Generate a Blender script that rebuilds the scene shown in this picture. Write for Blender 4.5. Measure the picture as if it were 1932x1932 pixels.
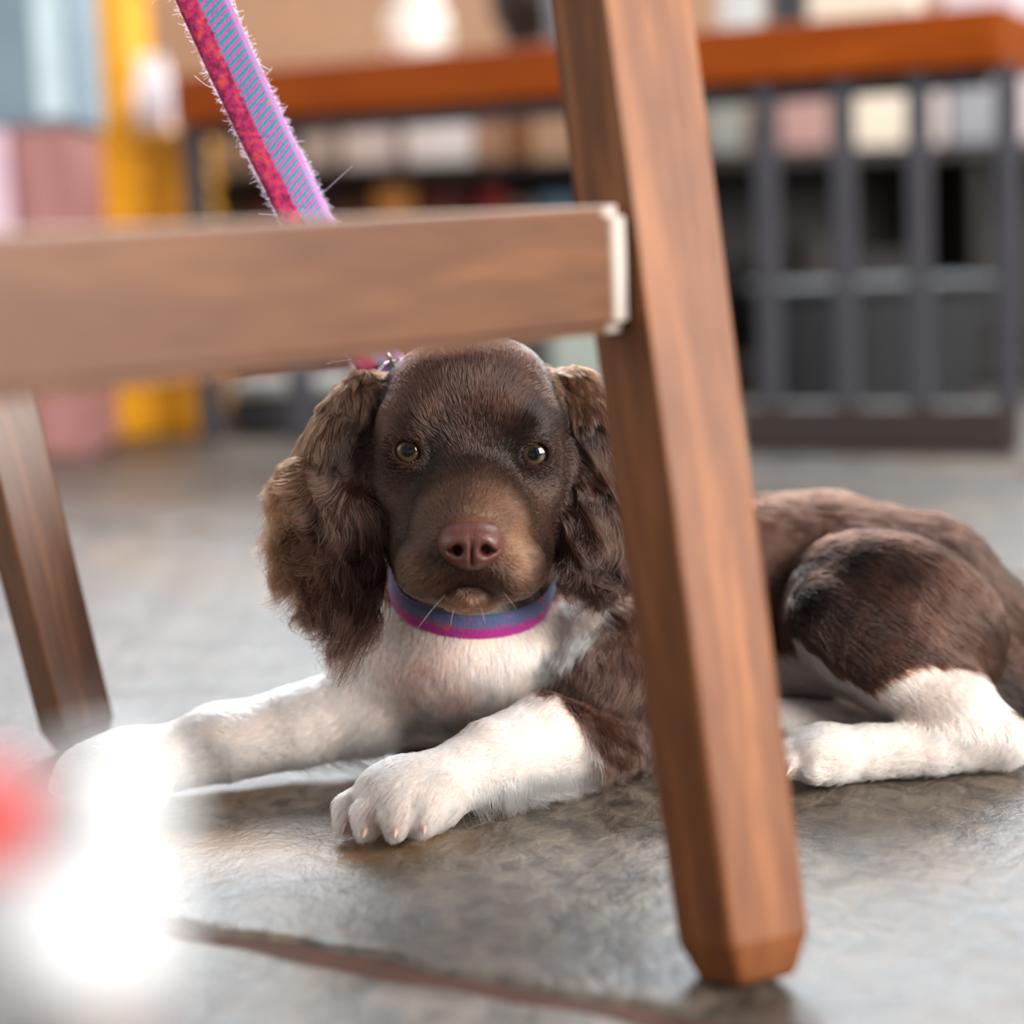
import bpy, bmesh, math, time
import numpy as np
from mathutils import Vector, Matrix
T0 = time.time()
for o in list(bpy.data.objects):
    bpy.data.objects.remove(o)
SC = bpy.context.scene
COL = SC.collection
RNG = np.random.default_rng(7)

# ------------------------------------------------------------------ camera
FP, CX, CY = 3700.0, 966.0, 966.0          # focal length in pixels of the 1932 frame
CAMH, ROLL = 0.28, math.radians(2.3)
PITCH = math.atan((966 - 450) / FP)        # horizon lies 516 px above the centre
Fw = np.array([0, math.cos(PITCH), -math.sin(PITCH)])
Uw = np.array([0, math.sin(PITCH), math.cos(PITCH)])
Rw = np.array([1.0, 0, 0])
CR = math.cos(ROLL) * Rw - math.sin(ROLL) * Uw
CU = math.sin(ROLL) * Rw + math.cos(ROLL) * Uw
CO = np.array([0, 0, CAMH])
cd = bpy.data.cameras.new('camera')
cd.sensor_width = 36.0
cd.lens = FP / 1932 * 36
cd.clip_start = 0.02
cd.dof.use_dof = True
cd.dof.focus_distance = 0.944
cd.dof.aperture_fstop = 3.1
cam = bpy.data.objects.new('camera', cd)
COL.objects.link(cam)
M = Matrix.Identity(4)
for i in range(3):
    M[i][0], M[i][1], M[i][2], M[i][3] = CR[i], CU[i], -Fw[i], CO[i]
cam.matrix_world = M
SC.camera = cam

# ------------------------------------------------------------------ view, world, lights
SC.view_settings.view_transform = 'Standard'
SC.view_settings.look = 'None'
SC.view_settings.gamma = 1.0
SC.view_settings.exposure = 1.18
SC.view_settings.use_curve_mapping = False
SC.cycles.max_bounces = 6
SC.cycles.diffuse_bounces = 3
SC.cycles.glossy_bounces = 3
SC.cycles.transmission_bounces = 6
SC.cycles.adaptive_threshold = 0.03
world = bpy.data.worlds.new('world')
SC.world = world
world.use_nodes = True
bg = world.node_tree.nodes['Background']
bg.inputs[0].default_value = (0.86, 0.93, 1.0, 1)
bg.inputs[1].default_value = 0.2

def area(name, loc, target, sx, sy, power, col):
    l = bpy.data.lights.new(name, 'AREA')
    l.shape = 'RECTANGLE'
    l.size, l.size_y, l.energy, l.color = sx, sy, power, col
    o = bpy.data.objects.new(name, l)
    COL.objects.link(o)
    o.location = loc
    o.rotation_euler = (Vector(target) - Vector(loc)).to_track_quat('-Z', 'Y').to_euler()
    return o
area('daylight_back_window', (0.2, 3.98, 1.95), (0.0, 1.0, 0.1), 3.4, 1.5, 92, (0.86, 0.94, 1.0))
area('daylight_right_window', (2.75, -1.0, 1.5), (0.1, 1.0, 0.1), 2.4, 1.8, 150, (1.0, 0.97, 0.93))
area('daylight_left_window', (-2.8, 0.2, 1.4), (0.0, 1.0, 0.1), 2.0, 1.6, 12, (0.95, 0.97, 1.0))

# ------------------------------------------------------------------ pixel helpers
def P(px, py, d):
    """point seen at pixel (px,py) at depth d along the view axis"""
    return CO + d * Fw + (px - CX) / FP * d * CR - (py - CY) / FP * d * CU
def PF(px, py, z=0.0):
    """point of the plane height z seen at the pixel"""
    v = Fw + (px - CX) / FP * CR - (py - CY) / FP * CU
    return CO + v * ((z - CAMH) / v[2])
def proj(p):
    q = np.asarray(p) - CO
    d = q @ Fw
    return CX + FP * (q @ CR) / d, CY - FP * (q @ CU) / d, d
def srgb(*c):
    c = np.array(c, float) / 255
    return np.where(c <= 0.04045, c / 12.92, ((c + 0.055) / 1.055) ** 2.4)
def C4(*c):
    return tuple(srgb(*c)) + (1.0,)

# ------------------------------------------------------------------ materials
def new_mat(name):
    m = bpy.data.materials.new(name)
    m.use_nodes = True
    nt = m.node_tree
    b = nt.nodes['Principled BSDF']
    return m, nt, b
def plain(name, col, rough=0.5, metal=0.0, var=0.12, scale=30.0, bump=0.0, **kw):
    m, nt, b = new_mat(name)
    N, L = nt.nodes, nt.links
    tc = N.new('ShaderNodeTexCoord')
    nz = N.new('ShaderNodeTexNoise'); nz.inputs['Scale'].default_value = scale; nz.inputs['Detail'].default_value = 4
    L.new(tc.outputs['Object'], nz.inputs['Vector'])
    r = N.new('ShaderNodeValToRGB')
    c = np.array(col)
    r.color_ramp.elements[0].position, r.color_ramp.elements[1].position = 0.3, 0.7
    r.color_ramp.elements[0].color = tuple(c * (1 - var)) + (1,)
    r.color_ramp.elements[1].color = tuple(np.minimum(c * (1 + var), 1)) + (1,)
    L.new(nz.outputs['Fac'], r.inputs['Fac']); L.new(r.outputs['Color'], b.inputs['Base Color'])
    b.inputs['Roughness'].default_value = rough
    b.inputs['Metallic'].default_value = metal
    if bump:
        bp = N.new('ShaderNodeBump'); bp.inputs['Strength'].default_value = bump; bp.inputs['Distance'].default_value = 0.002
        L.new(nz.outputs['Fac'], bp.inputs['Height']); L.new(bp.outputs['Normal'], b.inputs['Normal'])
    for k, v in kw.items():
        b.inputs[k.replace('_', ' ')].default_value = v
    return m
def wood(name, dark, light, rough=0.35, scale=1.0, axis='Z', coat=0.0):
    """grain runs along the object's local axis"""
    m, nt, b = new_mat(name)
    N, L = nt.nodes, nt.links
    tc = N.new('ShaderNodeTexCoord')
    mp = N.new('ShaderNodeMapping')
    s = [14 * scale] * 3; s['XYZ'.index(axis)] = 1.6 * scale
    mp.inputs['Scale'].default_value = s
    L.new(tc.outputs['Object'], mp.inputs['Vector'])
    n1 = N.new('ShaderNodeTexNoise'); n1.inputs['Scale'].default_value = 2.2; n1.inputs['Detail'].default_value = 3; n1.inputs['Distortion'].default_value = 1.2
    L.new(mp.outputs['Vector'], n1.inputs['Vector'])
    w = N.new('ShaderNodeMath'); w.operation = 'MULTIPLY'; w.inputs[1].default_value = 9.0
    L.new(n1.outputs['Fac'], w.inputs[0])
    sn = N.new('ShaderNodeMath'); sn.operation = 'SINE'; L.new(w.outputs[0], sn.inputs[0])
    ma = N.new('ShaderNodeMapRange'); ma.inputs[1].default_value = -1; ma.inputs[2].default_value = 1
    L.new(sn.outputs[0], ma.inputs[0])
    n2 = N.new('ShaderNodeTexNoise'); n2.inputs['Scale'].default_value = 22; n2.inputs['Detail'].default_value = 6
    L.new(mp.outputs['Vector'], n2.inputs['Vector'])
    mx = N.new('ShaderNodeMath'); mx.operation = 'MULTIPLY_ADD'; mx.inputs[1].default_value = 0.55
    L.new(ma.outputs[0], mx.inputs[0])
    h = N.new('ShaderNodeMath'); h.operation = 'MULTIPLY'; h.inputs[1].default_value = 0.45
    L.new(n2.outputs['Fac'], h.inputs[0]); L.new(h.outputs[0], mx.inputs[2])
    r = N.new('ShaderNodeValToRGB')
    r.color_ramp.elements[0].position, r.color_ramp.elements[1].position = 0.12, 0.82
    r.color_ramp.elements[0].color = tuple(dark) + (1,); r.color_ramp.elements[1].color = tuple(light) + (1,)
    L.new(mx.outputs[0], r.inputs['Fac']); L.new(r.outputs['Color'], b.inputs['Base Color'])
    b.inputs['Roughness'].default_value = rough
    b.inputs['Coat Weight'].default_value = coat
    b.inputs['Coat Roughness'].default_value = 0.25
    bp = N.new('ShaderNodeBump'); bp.inputs['Strength'].default_value = 0.12; bp.inputs['Distance'].default_value = 0.001
    L.new(n2.outputs['Fac'], bp.inputs['Height']); L.new(bp.outputs['Normal'], b.inputs['Normal'])
    return m

# ------------------------------------------------------------------ object helpers
def link_mesh(name, me, mat, parent=None, smooth=False):
    o = bpy.data.objects.new(name, me)
    COL.objects.link(o)
    if mat: me.materials.append(mat)
    if smooth:
        me.polygons.foreach_set('use_smooth', [True] * len(me.polygons))
    if parent: o.parent = parent
    return o
def from_bm(name, bm, mat, parent=None, smooth=False):
    me = bpy.data.meshes.new(name)
    bmesh.ops.recalc_face_normals(bm, faces=bm.faces)
    bm.to_mesh(me); bm.free()
    return link_mesh(name, me, mat, parent, smooth)
def tag(o, label=None, cat=None, group=None, kind=None):
    for k, v in (('label', label), ('category', cat), ('group', group), ('kind', kind)):
        if v: o[k] = v
    return o
def empty(name, loc, rz=0.0):
    o = bpy.data.objects.new(name, None)
    COL.objects.link(o)
    o.location = loc; o.rotation_euler = (0, 0, rz)
    return o
def bm_box(bm, c, s, bev=0.0, seg=2):
    r = bmesh.ops.create_cube(bm, size=1.0)
    vs = r['verts']
    bmesh.ops.scale(bm, vec=s, verts=vs)
    bmesh.ops.translate(bm, vec=c, verts=vs)
    if bev:
        es = list({e for v in vs for e in v.link_edges})
        bmesh.ops.bevel(bm, geom=es, offset=bev, segments=seg, affect='EDGES', profile=0.5)
def box(name, c, s, mat, parent=None, bev=0.003, rz=0.0, seg=2):
    bm = bmesh.new(); bm_box(bm, (0, 0, 0), s, bev, seg)
    o = from_bm(name, bm, mat, parent)
    o.location = c; o.rotation_euler = (0, 0, rz)
    return o
def lathe(name, prof, mat, parent=None, n=40, loc=(0, 0, 0), smooth=True):
    vs, fs = [], []
    for r, z in prof:
        for k in range(n):
            a = 2 * math.pi * k / n
            vs.append((r * math.cos(a), r * math.sin(a), z))
    for i in range(len(prof) - 1):
        for k in range(n):
            k2 = (k + 1) % n
            fs.append((i * n + k, i * n + k2, (i + 1) * n + k2, (i + 1) * n + k))
    fs.append(tuple(range(n - 1, -1, -1)))
    fs.append(tuple((len(prof) - 1) * n + k for k in range(n)))
    me = bpy.data.meshes.new(name); me.from_pydata(vs, [], fs)
    o = link_mesh(name, me, mat, parent, smooth)
    o.location = loc
    return o
def tube_mesh(name, pts, rad, mat, parent=None, n=10, closed=False):
    pts = [Vector(p) for p in pts]
    m = len(pts)
    vs, fs = [], []
    up = Vector((0.13, 0.31, 0.94)).normalized()
    for i, p in enumerate(pts):
        a = pts[(i - 1) % m] if (closed or i > 0) else p
        b = pts[(i + 1) % m] if (closed or i < m - 1) else p
        t = (b - a).normalized()
        u = t.cross(up).normalized(); v = u.cross(t)
        r = rad[i] if hasattr(rad, '__len__') else rad
        for k in range(n):
            an = 2 * math.pi * k / n
            vs.append(p + r * (math.cos(an) * u + math.sin(an) * v))
    for i in range(m if closed else m - 1):
        j = (i + 1) % m
        for k in range(n):
            k2 = (k + 1) % n
            fs.append((i * n + k, i * n + k2, j * n + k2, j * n + k))
    if not closed:
        fs.append(tuple(range(n))[::-1]); fs.append(tuple((m - 1) * n + k for k in range(n)))
    me = bpy.data.meshes.new(name); me.from_pydata(vs, [], fs)
    return link_mesh(name, me, mat, parent, True)

# =================================================================== SETTING: slate floor
def slate_material(name, near):
    m, nt, b = new_mat(name)
    N, L = nt.nodes, nt.links
    geo = N.new('ShaderNodeNewGeometry')
    oi = N.new('ShaderNodeObjectInfo')
    add = N.new('ShaderNodeVectorMath'); add.operation = 'MULTIPLY_ADD'
    add.inputs[1].default_value = (1, 1, 1)
    L.new(geo.outputs['Position'], add.inputs[0])
    mul = N.new('ShaderNodeMath'); mul.operation = 'MULTIPLY'; mul.inputs[1].default_value = 7.0
    L.new(oi.outputs['Random'], mul.inputs[0]); L.new(mul.outputs[0], add.inputs[2])
    mp = N.new('ShaderNodeMapping'); mp.inputs['Scale'].default_value = (1.0, 0.75, 1); mp.inputs['Rotation'].default_value = (0, 0, 0.35)
    L.new(add.outputs[0], mp.inputs['Vector'])
    def noise(sc, det, dist=0.0):
        n = N.new('ShaderNodeTexNoise'); n.inputs['Scale'].default_value = sc; n.inputs['Detail'].default_value = det
        n.inputs['Distortion'].default_value = dist; L.new(mp.outputs['Vector'], n.inputs['Vector']); return n
    n1, n2, n3 = noise(7, 8, 0.8), noise(75, 9, 0.5), noise(3.1, 4, 0.8)
    r1 = N.new('ShaderNodeValToRGB'); e = r1.color_ramp.elements
    e[0].position, e[0].color = 0.32, C4(66, 56, 47)
    e[1].position, e[1].color = 0.7, C4(110, 99, 88)
    L.new(n1.outputs['Fac'], r1.inputs['Fac'])
    r2 = N.new('ShaderNodeValToRGB'); e = r2.color_ramp.elements
    e[0].position, e[0].color = 0.35, (0.45, 0.45, 0.45, 1); e[1].position, e[1].color = 0.66, (1.35, 1.35, 1.35, 1)
    L.new(n2.outputs['Fac'], r2.inputs['Fac'])
    mx = N.new('ShaderNodeMix'); mx.data_type = 'RGBA'; mx.blend_type = 'MULTIPLY'; mx.inputs[0].default_value = 1
    L.new(r1.outputs['Color'], mx.inputs[6]); L.new(r2.outputs['Color'], mx.inputs[7])
    # rusty mineral stains of the stone, plus one ochre patch at a set spot
    rr = N.new('ShaderNodeMapRange'); rr.inputs[1].default_value = 0.56; rr.inputs[2].default_value = 0.74; rr.inputs[4].default_value = 0.75
    L.new(n3.outputs['Fac'], rr.inputs[0])
    q = PF(470, 1600)
    dv = N.new('ShaderNodeVectorMath'); dv.operation = 'SUBTRACT'; dv.inputs[1].default_value = tuple(q)
    L.new(geo.outputs['Position'], dv.inputs[0])
    sc_ = N.new('ShaderNodeVectorMath'); sc_.operation = 'MULTIPLY'; sc_.inputs[1].default_value = (10.5, 24, 0)
    L.new(dv.outputs[0], sc_.inputs[0])
    ln = N.new('ShaderNodeVectorMath'); ln.operation = 'LENGTH'; L.new(sc_.outputs[0], ln.inputs[0])
    nb = N.new('ShaderNodeMath'); nb.operation = 'MULTIPLY_ADD'; nb.inputs[1].default_value = 1.6
    L.new(n2.outputs['Fac'], nb.inputs[0]); L.new(ln.outputs['Value'], nb.inputs[2])
    st = N.new('ShaderNodeMapRange'); st.inputs[1].default_value = 1.1; st.inputs[2].default_value = 2.0
    st.inputs[3].default_value = 1.0; st.inputs[4].default_value = 0.0
    L.new(nb.outputs[0], st.inputs[0])
    mxm = N.new('ShaderNodeMath'); mxm.operation = 'MAXIMUM'
    L.new(rr.outputs[0], mxm.inputs[0]); L.new(st.outputs[0], mxm.inputs[1])
    ox = N.new('ShaderNodeMix'); ox.data_type = 'RGBA'; ox.inputs[7].default_value = C4(138, 100, 56)
    sm = N.new('ShaderNodeMath'); sm.operation = 'MULTIPLY'; sm.inputs[1].default_value = 0.75
    L.new(mxm.outputs[0], sm.inputs[0])
    L.new(sm.outputs[0], ox.inputs[0]); L.new(mx.outputs[2], ox.inputs[6])
    L.new(ox.outputs[2], b.inputs['Base Color'])
    rg = N.new('ShaderNodeMapRange'); rg.inputs[3].default_value = 0.32; rg.inputs[4].default_value = 0.54
    L.new(n2.outputs['Fac'], rg.inputs[0]); L.new(rg.outputs[0], b.inputs['Roughness'])
    b.inputs['Specular IOR Level'].default_value = 0.58
    n4 = noise(300, 8, 0.2)
    a1 = N.new('ShaderNodeMath'); a1.operation = 'MULTIPLY_ADD'; a1.inputs[1].default_value = 0.35
    L.new(n4.outputs['Fac'], a1.inputs[0]); L.new(n2.outputs['Fac'], a1.inputs[2])
    bp = N.new('ShaderNodeBump'); bp.inputs['Strength'].default_value = 0.6; bp.inputs['Distance'].default_value = 0.003
    L.new(a1.outputs[0], bp.inputs['Height']); L.new(bp.outputs['Normal'], b.inputs['Normal'])
    return m
SLATE = slate_material('slate', True)
MORTAR = plain('mortar', srgb(74, 42, 30), 0.85, var=0.25, scale=60, bump=0.4)

floor = box('floor', (0, 1.6, -0.0445), (7.0, 6.6, 0.08), MORTAR, bev=0)
tag(floor, 'grey-brown slate flagstone floor with dark sunken joints', 'floor', kind='structure')
# flagstones follow the joint seen at the bottom of the photo
ja, jb = PF(350, 1745), PF(1200, 1903)
ju = (jb - ja)[:2]; ju /= np.linalg.norm(ju)
jang = math.atan2(ju[1], ju[0])
jv = np.array([-ju[1], ju[0]])
def flagstone(x0, x1, y0, y1, seed, loc2, div):
    r = np.random.default_rng(seed)
    g = 0.0075
    x0 += g; x1 -= g; y0 += g; y1 -= g
    nx, ny = max(4, int((x1 - x0) / div)), max(4, int((y1 - y0) / div))
    ed_ = np.array([0, 0.0015, 0.003, 0.005, 0.009])
    gx_ = np.unique(np.concatenate([x0 + ed_, np.linspace(x0 + 0.014, x1 - 0.014, nx), x1 - ed_])); gy_ = np.unique(np.concatenate([y0 + ed_, np.linspace(y0 + 0.014, y1 - 0.014, ny), y1 - ed_]))
    nx, ny = len(gx_), len(gy_)
    X, Y = np.meshgrid(gx_, gy_, indexing='ij')
    ph = r.uniform(0, 6, 8)
    wav = 0.0005 * np.sin(X * 37 + ph[0]) * np.sin(Y * 71 + ph[1]) + 0.0004 * np.sin(X * 90 + Y * 60 + ph[2])
    edge = np.minimum(np.minimum(X - x0, x1 - X), np.minimum(Y - y0, y1 - Y))
    z = -0.001 + wav - 0.004 * np.exp(-edge / 0.0022)
    # uneven cleft edge of the slab
    ex = 0.003 * (np.sin(Y * 43 + ph[3]) + 0.6 * np.sin(Y * 131 + ph[4]))
    ey = 0.003 * (np.sin(X * 39 + ph[5]) + 0.6 * np.sin(X * 117 + ph[6]))
    fx = np.exp(-np.minimum(X - x0, x1 - X) / 0.02); fy = np.exp(-np.minimum(Y - y0, y1 - Y) / 0.02)
    XX, YY = X + ex * fx * 0.8, Y + ey * fy * 0.8
    vs = np.stack([XX, YY, z], -1).reshape(-1, 3)
    idx = np.arange(nx * ny).reshape(nx, ny)
    fs = np.stack([idx[:-1, :-1], idx[1:, :-1], idx[1:, 1:], idx[:-1, 1:]], -1).reshape(-1, 4).tolist()
    rim = list(idx[:, 0]) + list(idx[-1, 1:]) + list(idx[-2::-1, -1]) + list(idx[0, -2:0:-1])
    low = vs[rim].copy(); low[:, 2] = -0.02
    base = len(vs); vs = np.vstack([vs, low]); nr = len(rim)
    for k in range(nr):
        k2 = (k + 1) % nr
        fs.append([rim[k2], rim[k], base + k, base + k2])
    me = bpy.data.meshes.new('flagstone'); me.from_pydata(vs.tolist(), [], fs)
    o = link_mesh('flagstone', me, SLATE, floor, True)
    o.location = (loc2[0], loc2[1], 0.055 - 0)
    o.location = Vector((loc2[0], loc2[1], 0)) - floor.location
    o.rotation_euler = (0, 0, jang)
    return o
# rows along the joint: row 0 lies behind the joint and carries the puppy
rows = [(-1.75, -1.15), (-1.15, -0.62), (-0.62, 0.0), (0.0, 0.92), (0.92, 1.55), (1.55, 2.15), (2.15, 2.8), (2.8, 3.5), (3.5, 4.2)]
cuts = [[-2.6, -1.7, -0.9, 0.1, 1.0, 2.1, 3.0], [-2.6, -1.9, -0.8, 0.4, 1.3, 2.2, 3.0], [-2.6, -1.6, -0.62, 0.75, 1.6, 2.5, 3.2],
        [-2.8, -1.9, -0.95, 0.98, 1.9, 2.9], [-2.8, -1.7, -0.8, 0.15, 1.2, 2.0, 3.0], [-2.8, -2.0, -1.1, -0.1, 0.75, 1.7, 2.9],
        [-2.8, -1.6, -0.7, 0.3, 1.3, 2.3, 3.0], [-2.6, -1.5, -0.4, 0.6, 1.5, 2.8], [-2.6, -1.4, -0.2, 0.8, 2.0, 2.8]]
sd = 100
for (y0, y1), cs in zip(rows, cuts):
    for a, b_ in zip(cs[:-1], cs[1:]):
        sd += 1
        flagstone(a, b_, y0, y1, sd, ja[:2], 0.012 if y0 in (0.0, -0.62) else 0.04)

# =================================================================== SETTING: walls
WALLM = plain('warm_plaster', srgb(176, 150, 128), 0.8, var=0.06, scale=3)
WALLD = plain('side_plaster', srgb(196, 186, 172), 0.8, var=0.05, scale=3)
def wall_with_window(name, x0, x1, z0, z1, wx0, wx1, wz0, wz1, thick, mat):
    bm = bmesh.new()
    for a, b_, c, d in ((x0, wx0, z0, z1), (wx1, x1, z0, z1), (wx0, wx1, z0, wz0), (wx0, wx1, wz1, z1)):
        bm_box(bm, ((a + b_) / 2, 0, (c + d) / 2), (b_ - a, thick, d - c))
    return from_bm(name, bm, mat)
def window_frame(name, wx0, wx1, wz0, wz1, mat):
    root = empty(name, (0, 0, 0))
    cx, cz, w, h = (wx0 + wx1) / 2, (wz0 + wz1) / 2, wx1 - wx0, wz1 - wz0
    for nm, c, s in (('window_stile', (wx0 + 0.03, 0, cz), (0.06, 0.05, h)), ('window_stile', (wx1 - 0.03, 0, cz), (0.06, 0.05, h)),
                     ('window_mullion', (cx, 0, cz), (0.04, 0.05, h)), ('window_rail', (cx, 0, wz0 + 0.03), (w - 0.12, 0.05, 0.06)),
                     ('window_rail', (cx, 0, wz1 - 0.03), (w - 0.12, 0.05, 0.06))):
        box(nm, c, s, mat, root)
    return root
FRAMEM = plain('painted_frame', srgb(222, 222, 218), 0.4, var=0.03)
WY = 4.1
wb = wall_with_window('wall_back', -2.9, 2.9, 0, 2.9, -1.5, 1.9, 1.15, 2.7, 0.12, WALLM); wb.location = (0, WY, 0)
tag(wb, 'warm beige plaster wall far behind the bench', 'wall', kind='structure')
f1 = window_frame('window_1', -1.5, 1.9, 1.15, 2.7, FRAMEM); f1.location = (0, WY, 0); tag(f1, 'wide window high in the back wall', 'window', kind='structure')
wr = wall_with_window('wall_right', -2.4, 2.9 + 1.2, 0, 2.9, -2.2, 0.2, 0.6, 2.4, 0.12, WALLD); wr.location = (2.9, 0, 0); wr.rotation_euler = (0, 0, math.pi / 2)
tag(wr, 'pale plaster wall on the right with a window', 'wall', kind='structure')
f2 = window_frame('window_2', -2.2, 0.2, 0.6, 2.4, FRAMEM); f2.location = (2.9, 0, 0); f2.rotation_euler = (0, 0, math.pi / 2); tag(f2, 'window in the right wall', 'window', kind='structure')
wl = wall_with_window('wall_left', -1.7, 2.9 + 1.2, 0, 2.9, -0.8, 1.2, 0.6, 2.2, 0.12, WALLD); wl.location = (-2.9, 0, 0); wl.rotation_euler = (0, 0, math.pi / 2)
tag(wl, 'pale plaster wall on the left with a window', 'wall', kind='structure')
f3 = window_frame('window_3', -0.8, 1.2, 0.6, 2.2, FRAMEM); f3.location = (-2.9, 0, 0); f3.rotation_euler = (0, 0, math.pi / 2); tag(f3, 'window in the left wall', 'window', kind='structure')

# =================================================================== CHAIR
WOOD_CH = wood('chair_wood', srgb(92, 48, 20), srgb(164, 102, 54), 0.5, 1.0, 'Z', 0.0)
WOOD_CH.node_tree.nodes['Principled BSDF'].inputs['Specular IOR Level'].default_value = 0.3
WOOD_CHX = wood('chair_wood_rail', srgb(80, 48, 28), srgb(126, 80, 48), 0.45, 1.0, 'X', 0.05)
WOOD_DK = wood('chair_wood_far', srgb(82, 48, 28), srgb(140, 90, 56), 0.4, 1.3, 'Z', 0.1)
chair = empty('bar_stool', (-0.2, 0.74, 0))
tag(chair, 'brown wooden bar stool with splayed square legs and a low foot rail', 'stool')
CHL = Vector(chair.location)
SEATZ = 0.735
def leg(bot, top, w0, w1, rz, mat, chamfer=0.01, bev=0.0035):
    """square tapered leg from bottom point to top point, foot chamfered"""
    bot, top = Vector(bot), Vector(top)
    L = (top - bot).length
    bm = bmesh.new()
    prof = [(0.0, w0 - chamfer), (chamfer * 1.6, w0), (L * 0.45, w0 + (w1 - w0) * 0.6), (L, w1)]
    rings = []
    for z, w in prof:
        rings.append([bm.verts.new((sx * w / 2, sy * w / 2, z)) for sx, sy in ((-1, -1), (1, -1), (1, 1), (-1, 1))])
    for a, b_ in zip(rings[:-1], rings[1:]):
        for k in range(4):
            bm.faces.new((a[k], a[(k + 1) % 4], b_[(k + 1) % 4], b_[k]))
    bm.faces.new(rings[0][::-1]); bm.faces.new(rings[-1])
    es = [e for e in bm.edges if abs(e.verts[0].co.z - e.verts[1].co.z) > 1e-4 or e.verts[0].co.z < 1e-5]
    bmesh.ops.bevel(bm, geom=es, offset=bev, segments=3, affect='EDGES', profile=0.5)
    o = from_bm('leg', bm, mat, chair)
    for p in o.data.polygons: p.use_smooth = False
    z = (top - bot).normalized()
    x = Vector((math.cos(rz), math.sin(rz), 0)); x = (x - z * x.dot(z)).normalized()
    y = z.cross(x)
    o.matrix_local = Matrix.Translation(bot - CHL) @ Matrix((x, y, z)).transposed().to_4x4()
    return o
def line_to_z(a, b_, z):
    a, b_ = np.array(a), np.array(b_)
    return a + (b_ - a) * ((z - a[2]) / (b_[2] - a[2]))
LA0 = PF(1412, 1848, 0.0)
LA1 = line_to_z(LA0, P(1168, 0, 0.775), SEATZ)
leg(LA0, LA1, 0.037, 0.0415, math.radians(30), WOOD_CH)
LB0 = PF(158, 1418, 0.0)
LB1 = line_to_z(LB0, P(-14, 740, LB0 @ Fw + 0.02), SEATZ)
leg(LB0, LB1, 0.033, 0.036, math.radians(38), WOOD_DK)
# rail: from the near leg towards the lower left of the camera
RD = np.array([-math.cos(math.radians(47)), -math.sin(math.radians(47)), 0])
r_end = P(1218, 516, 0.750)                # visible lower right corner area of the rail's end, mid height
RLEN, RH, RT = 0.44, 0.0475, 0.024
ctr = r_end + RD * RLEN / 2
bm = bmesh.new(); bm_box(bm, (0, 0, 0), (RLEN, RT, RH))
e_end = [e for e in bm.edges if all(v.co.x > 0 and v.co.y < 0 for v in e.verts)]
bmesh.ops.bevel(bm, geom=e_end, offset=0.0115, segments=6, affect='EDGES')
bmesh.ops.bevel(bm, geom=[e for e in bm.edges if e.calc_length() > 0.1], offset=0.0042, segments=4, affect='EDGES')
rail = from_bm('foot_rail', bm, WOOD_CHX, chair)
ang = math.atan2(-RD[1], -RD[0])
nrm = np.array([math.sin(ang), -math.cos(ang), 0])       # face towards camera
ctr = ctr - nrm * RT / 2
nt = WOOD_CHX.node_tree; N, L = nt.nodes, nt.links        # window highlight painted pale along the rail's top edge and right end
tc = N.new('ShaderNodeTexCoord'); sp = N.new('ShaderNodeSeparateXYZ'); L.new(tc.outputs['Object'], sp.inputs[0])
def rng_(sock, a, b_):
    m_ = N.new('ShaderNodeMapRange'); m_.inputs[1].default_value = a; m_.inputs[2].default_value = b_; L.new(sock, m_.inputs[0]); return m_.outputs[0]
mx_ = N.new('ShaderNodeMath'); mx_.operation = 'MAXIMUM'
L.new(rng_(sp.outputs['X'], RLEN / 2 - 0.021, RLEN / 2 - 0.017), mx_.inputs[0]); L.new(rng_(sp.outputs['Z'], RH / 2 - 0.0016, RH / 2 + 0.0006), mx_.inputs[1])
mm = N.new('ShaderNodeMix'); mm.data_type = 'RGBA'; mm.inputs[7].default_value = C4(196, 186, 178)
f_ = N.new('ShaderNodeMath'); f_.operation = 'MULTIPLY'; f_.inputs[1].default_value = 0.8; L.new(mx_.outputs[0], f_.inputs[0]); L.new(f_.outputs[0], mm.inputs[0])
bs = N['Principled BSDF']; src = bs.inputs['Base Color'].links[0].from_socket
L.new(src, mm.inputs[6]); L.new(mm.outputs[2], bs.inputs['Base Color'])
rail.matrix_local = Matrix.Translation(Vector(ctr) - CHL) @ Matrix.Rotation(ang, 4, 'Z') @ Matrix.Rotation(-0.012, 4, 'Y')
# legs and seat beyond the frame
RC = r_end + RD * (RLEN + 0.0)
LC0 = np.array([RC[0] - 0.012, RC[1] - 0.028, 0]); LC1 = np.array([RC[0] + 0.03, RC[1] + 0.075, SEATZ])
leg(LC0, LC1, 0.037, 0.0415, math.radians(38), WOOD_CH)
LD0 = LB0 + (LC0 - LA0); LD1 = LB1 + (LC1 - LA1)
leg(LD0, LD1, 0.033, 0.036, math.radians(38), WOOD_DK)
# seat slab over the four legs
tops = [np.array(t[:2]) for t in (LA1, LB1, LD1, LC1)]
cc = sum(tops) / 4
bm = bmesh.new()
lo = [bm.verts.new((*(cc + (t - cc) * 1.2 + 0.0), SEATZ)) for t in tops]
hi = [bm.verts.new((*(cc + (t - cc) * 1.2), SEATZ + 0.032)) for t in tops]
bm.faces.new(lo); bm.faces.new(hi)
for k in range(4): bm.faces.new((lo[k], lo[(k + 1) % 4], hi[(k + 1) % 4], hi[k]))
bmesh.ops.bevel(bm, geom=list(bm.edges), offset=0.006, segments=2, affect='EDGES')
bmesh.ops.translate(bm, vec=-CHL, verts=list(bm.verts))
seat = from_bm('seat', bm, WOOD_CH, chair)

print('stool', LA0, LA1, LB0, LB1, LC0, LC1)

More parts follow.
